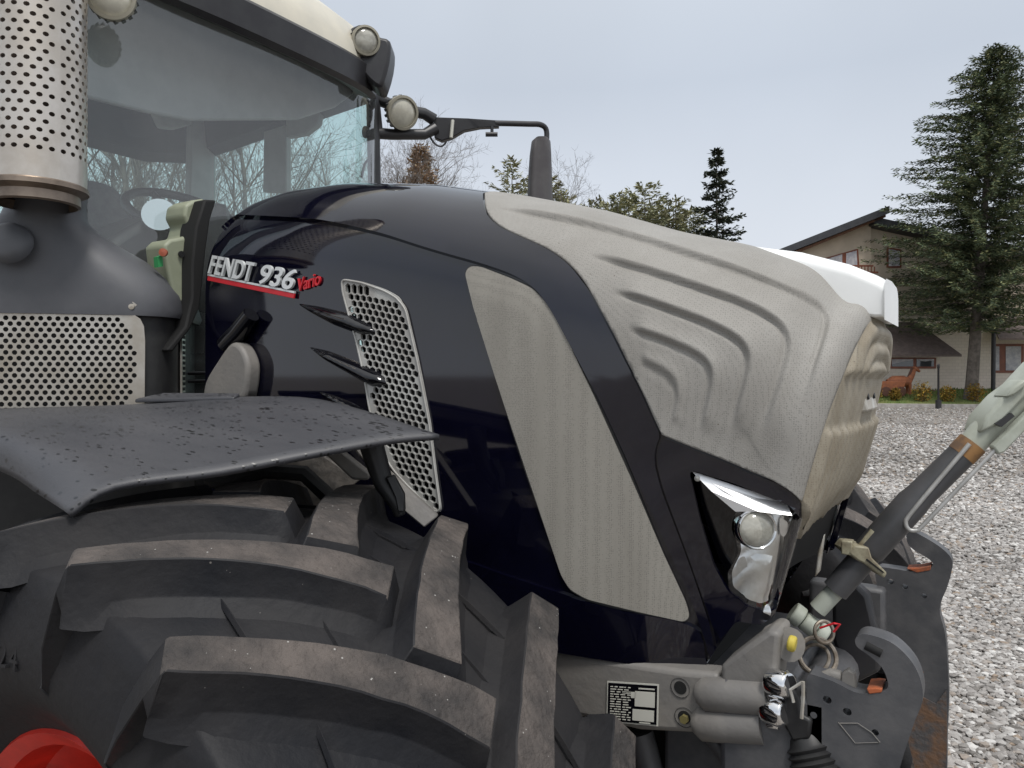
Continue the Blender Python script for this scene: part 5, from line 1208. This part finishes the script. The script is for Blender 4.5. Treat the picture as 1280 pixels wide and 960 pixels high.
# ---- leafless trees behind the cab
def bare_mesh(h, seed, spread=1., depth_=4, birch=True):
    r = random.Random(seed); mb = MB()
    def limb(p, d, l, rad, lv):
        n = 5 if lv == 0 else (4 if lv < 2 else 3); P = [p]; dd = d.copy(); kids = []
        for k in range(n):
            dd = (dd+Vector((r.gauss(0, .10+.05*lv), r.gauss(0, .10+.05*lv), r.gauss(.03, .06)))).normalized(); P.append(P[-1]+dd*(l/n)); kids.append((P[-1], dd.copy(), (k+1)/n))
        rr = [rad*(1-.75*k/n) for k in range(n+1)]; mb.tube(P, rr, 6 if lv == 0 else (4 if lv == 1 else 3), cap=False)
        if lv >= depth_: return
        cnt = {0: 24, 1: 7, 2: 5, 3: 4}[lv]
        for _ in range(cnt):
            f = r.uniform(.28 if lv == 0 else .15, 1.); x = f*n; i0 = min(int(x), n-1); q = P[i0].lerp(P[i0+1], x-i0); az = r.uniform(0, 2*PI); base = (P[i0+1]-P[i0]).normalized()
            o = base.orthogonal().normalized(); o2 = base.cross(o); a = r.uniform(.45, .95)*spread; nd = (base*math.cos(a)+(o*math.cos(az)+o2*math.sin(az))*math.sin(a)+Vector((0, 0, .18))).normalized()
            limb(q, nd, l*(.42 if lv == 0 else .52)*(1.15-.6*f)*r.uniform(.7, 1.2), max(rad*(1-.75*f)*.5, .005), lv+1)
    limb(Vector((0, 0, -.1)), Vector((0, 0, 1)), h, .0075*h, 0)
    return mb
protos = []
for k in range(4):
    mb = bare_mesh(10.5, 70+k, .95 if k < 3 else 1.25, 3)
    protos.append(mb)
def bare_tree(k, p, rz, sc_, label, group):
    t = thing('bare_tree', label, 'tree', p, group); t.rotation_euler = (0, 0, rz); t.scale = (sc_,)*3; return t
r = random.Random(12)
bare_me = [None]*4
spots = [(90, 17), (125, 21), (150, 16), (172, 24), (196, 19), (214, 18), (236, 22), (278, 18), (296, 20), (312, 25), (350, 21), (372, 18), (392, 22), (410, 24), (428, 20), (446, 21), (466, 25), (480, 24), (486, 25), (492, 27), (498, 24), (504, 26), (510, 28), (516, 26), (548, 27), (562, 29), (580, 31), (60, 22), (30, 18), (140, 28), (230, 28), (300, 28), (370, 28), (440, 28)]
for i, (px, d) in enumerate(spots):
    k = i % 4; p = G_(px, d); p.z = gz(p.x, p.y)
    t = bare_tree(k, p, r.uniform(0, 6.28), (r.uniform(.85, 1.15) if px < 340 else r.uniform(.55, .7) if px < 475 else r.uniform(.72, .85)), 'slender leafless tree in the thicket behind the tractor cab', 'bare trees behind the cab')
    if bare_me[k] is None:
        o = obj('branches', protos[k].V, protos[k].F, M['birch'], None, angle=60); bare_me[k] = o.data
    else:
        o = bpy.data.objects.new('branches', bare_me[k]); COL.objects.link(o)
    o.parent = t
p = G_(727, 31); t = bare_tree(1, p, .4, .90, 'pale leafless bush above the bonnet between the pines', None)
mb = bare_mesh(9.2, 99, 1.1, 3); o = obj('branches', mb.V, mb.F, M['birch'], None, angle=60); o.parent = t; t.scale = (1, 1, 1)

# ================================================================== light: overcast afternoon
w = bpy.data.worlds.new('World'); scene.world = w; w.use_nodes = True; nt = w.node_tree; N = nt.nodes; L = nt.links
bg = N['Background']; sky = N.new('ShaderNodeTexSky'); sky.sky_type = 'NISHITA'; sky.sun_disc = False; EL, AZ = R(48), R(200)
sun_dir = Vector((.45, -.35, 1.0)).normalized(); EL = math.asin(sun_dir.z); sky.sun_elevation = EL; sky.sun_rotation = math.atan2(sun_dir.x, sun_dir.y); sky.air_density = 1.2; sky.dust_density = 6
hs = N.new('ShaderNodeHueSaturation'); hs.inputs['Saturation'].default_value = .25; L.new(sky.outputs[0], hs.inputs['Color'])
tc = N.new('ShaderNodeTexCoord'); sx = N.new('ShaderNodeSeparateXYZ'); L.new(tc.outputs['Generated'], sx.inputs[0])
cr = N.new('ShaderNodeValToRGB'); L.new(sx.outputs[2], cr.inputs[0]); ramp(cr.color_ramp.elements, [(0, (6.4, 6.7, 7.1)), (.10, (5.7, 6.05, 6.6)), (.35, (4.0, 4.45, 5.15)), (.6, (4.9, 5.3, 5.8)), (1, (8.0, 8.1, 8.2))])
nn_ = N.new('ShaderNodeTexNoise'); nn_.inputs['Scale'].default_value = 2.2; nn_.inputs['Detail'].default_value = 4; L.new(tc.outputs['Generated'], nn_.inputs[0])
mr = N.new('ShaderNodeMapRange'); mr.inputs[1].default_value = .3; mr.inputs[2].default_value = .7; mr.inputs[3].default_value = .95; mr.inputs[4].default_value = 1.05; L.new(nn_.outputs[0], mr.inputs[0])
sc = N.new('ShaderNodeVectorMath'); sc.operation = 'SCALE'; L.new(cr.outputs[0], sc.inputs[0]); L.new(mr.outputs[0], sc.inputs['Scale'])
mx = N.new('ShaderNodeMix'); mx.data_type = 'RGBA'; mx.inputs[0].default_value = .85; L.new(hs.outputs[0], mx.inputs[6]); L.new(sc.outputs[0], mx.inputs[7]); L.new(mx.outputs[2], bg.inputs[0]); bg.inputs[1].default_value = .10
sl_ = bpy.data.lights.new('sun', 'SUN'); sl_.energy = 1.5; sl_.angle = R(14); sl_.color = (1, .97, .93); so_ = bpy.data.objects.new('sun', sl_); COL.objects.link(so_); so_.rotation_euler = (-sun_dir).to_track_quat('-Z', 'Y').to_euler()
vs = scene.view_settings; vs.view_transform = 'Standard'; vs.look = 'None'; vs.exposure = 0.58; vs.gamma = 1
scene.render.engine = 'CYCLES'
scene.cycles.max_bounces = 8; scene.cycles.transparent_max_bounces = 16
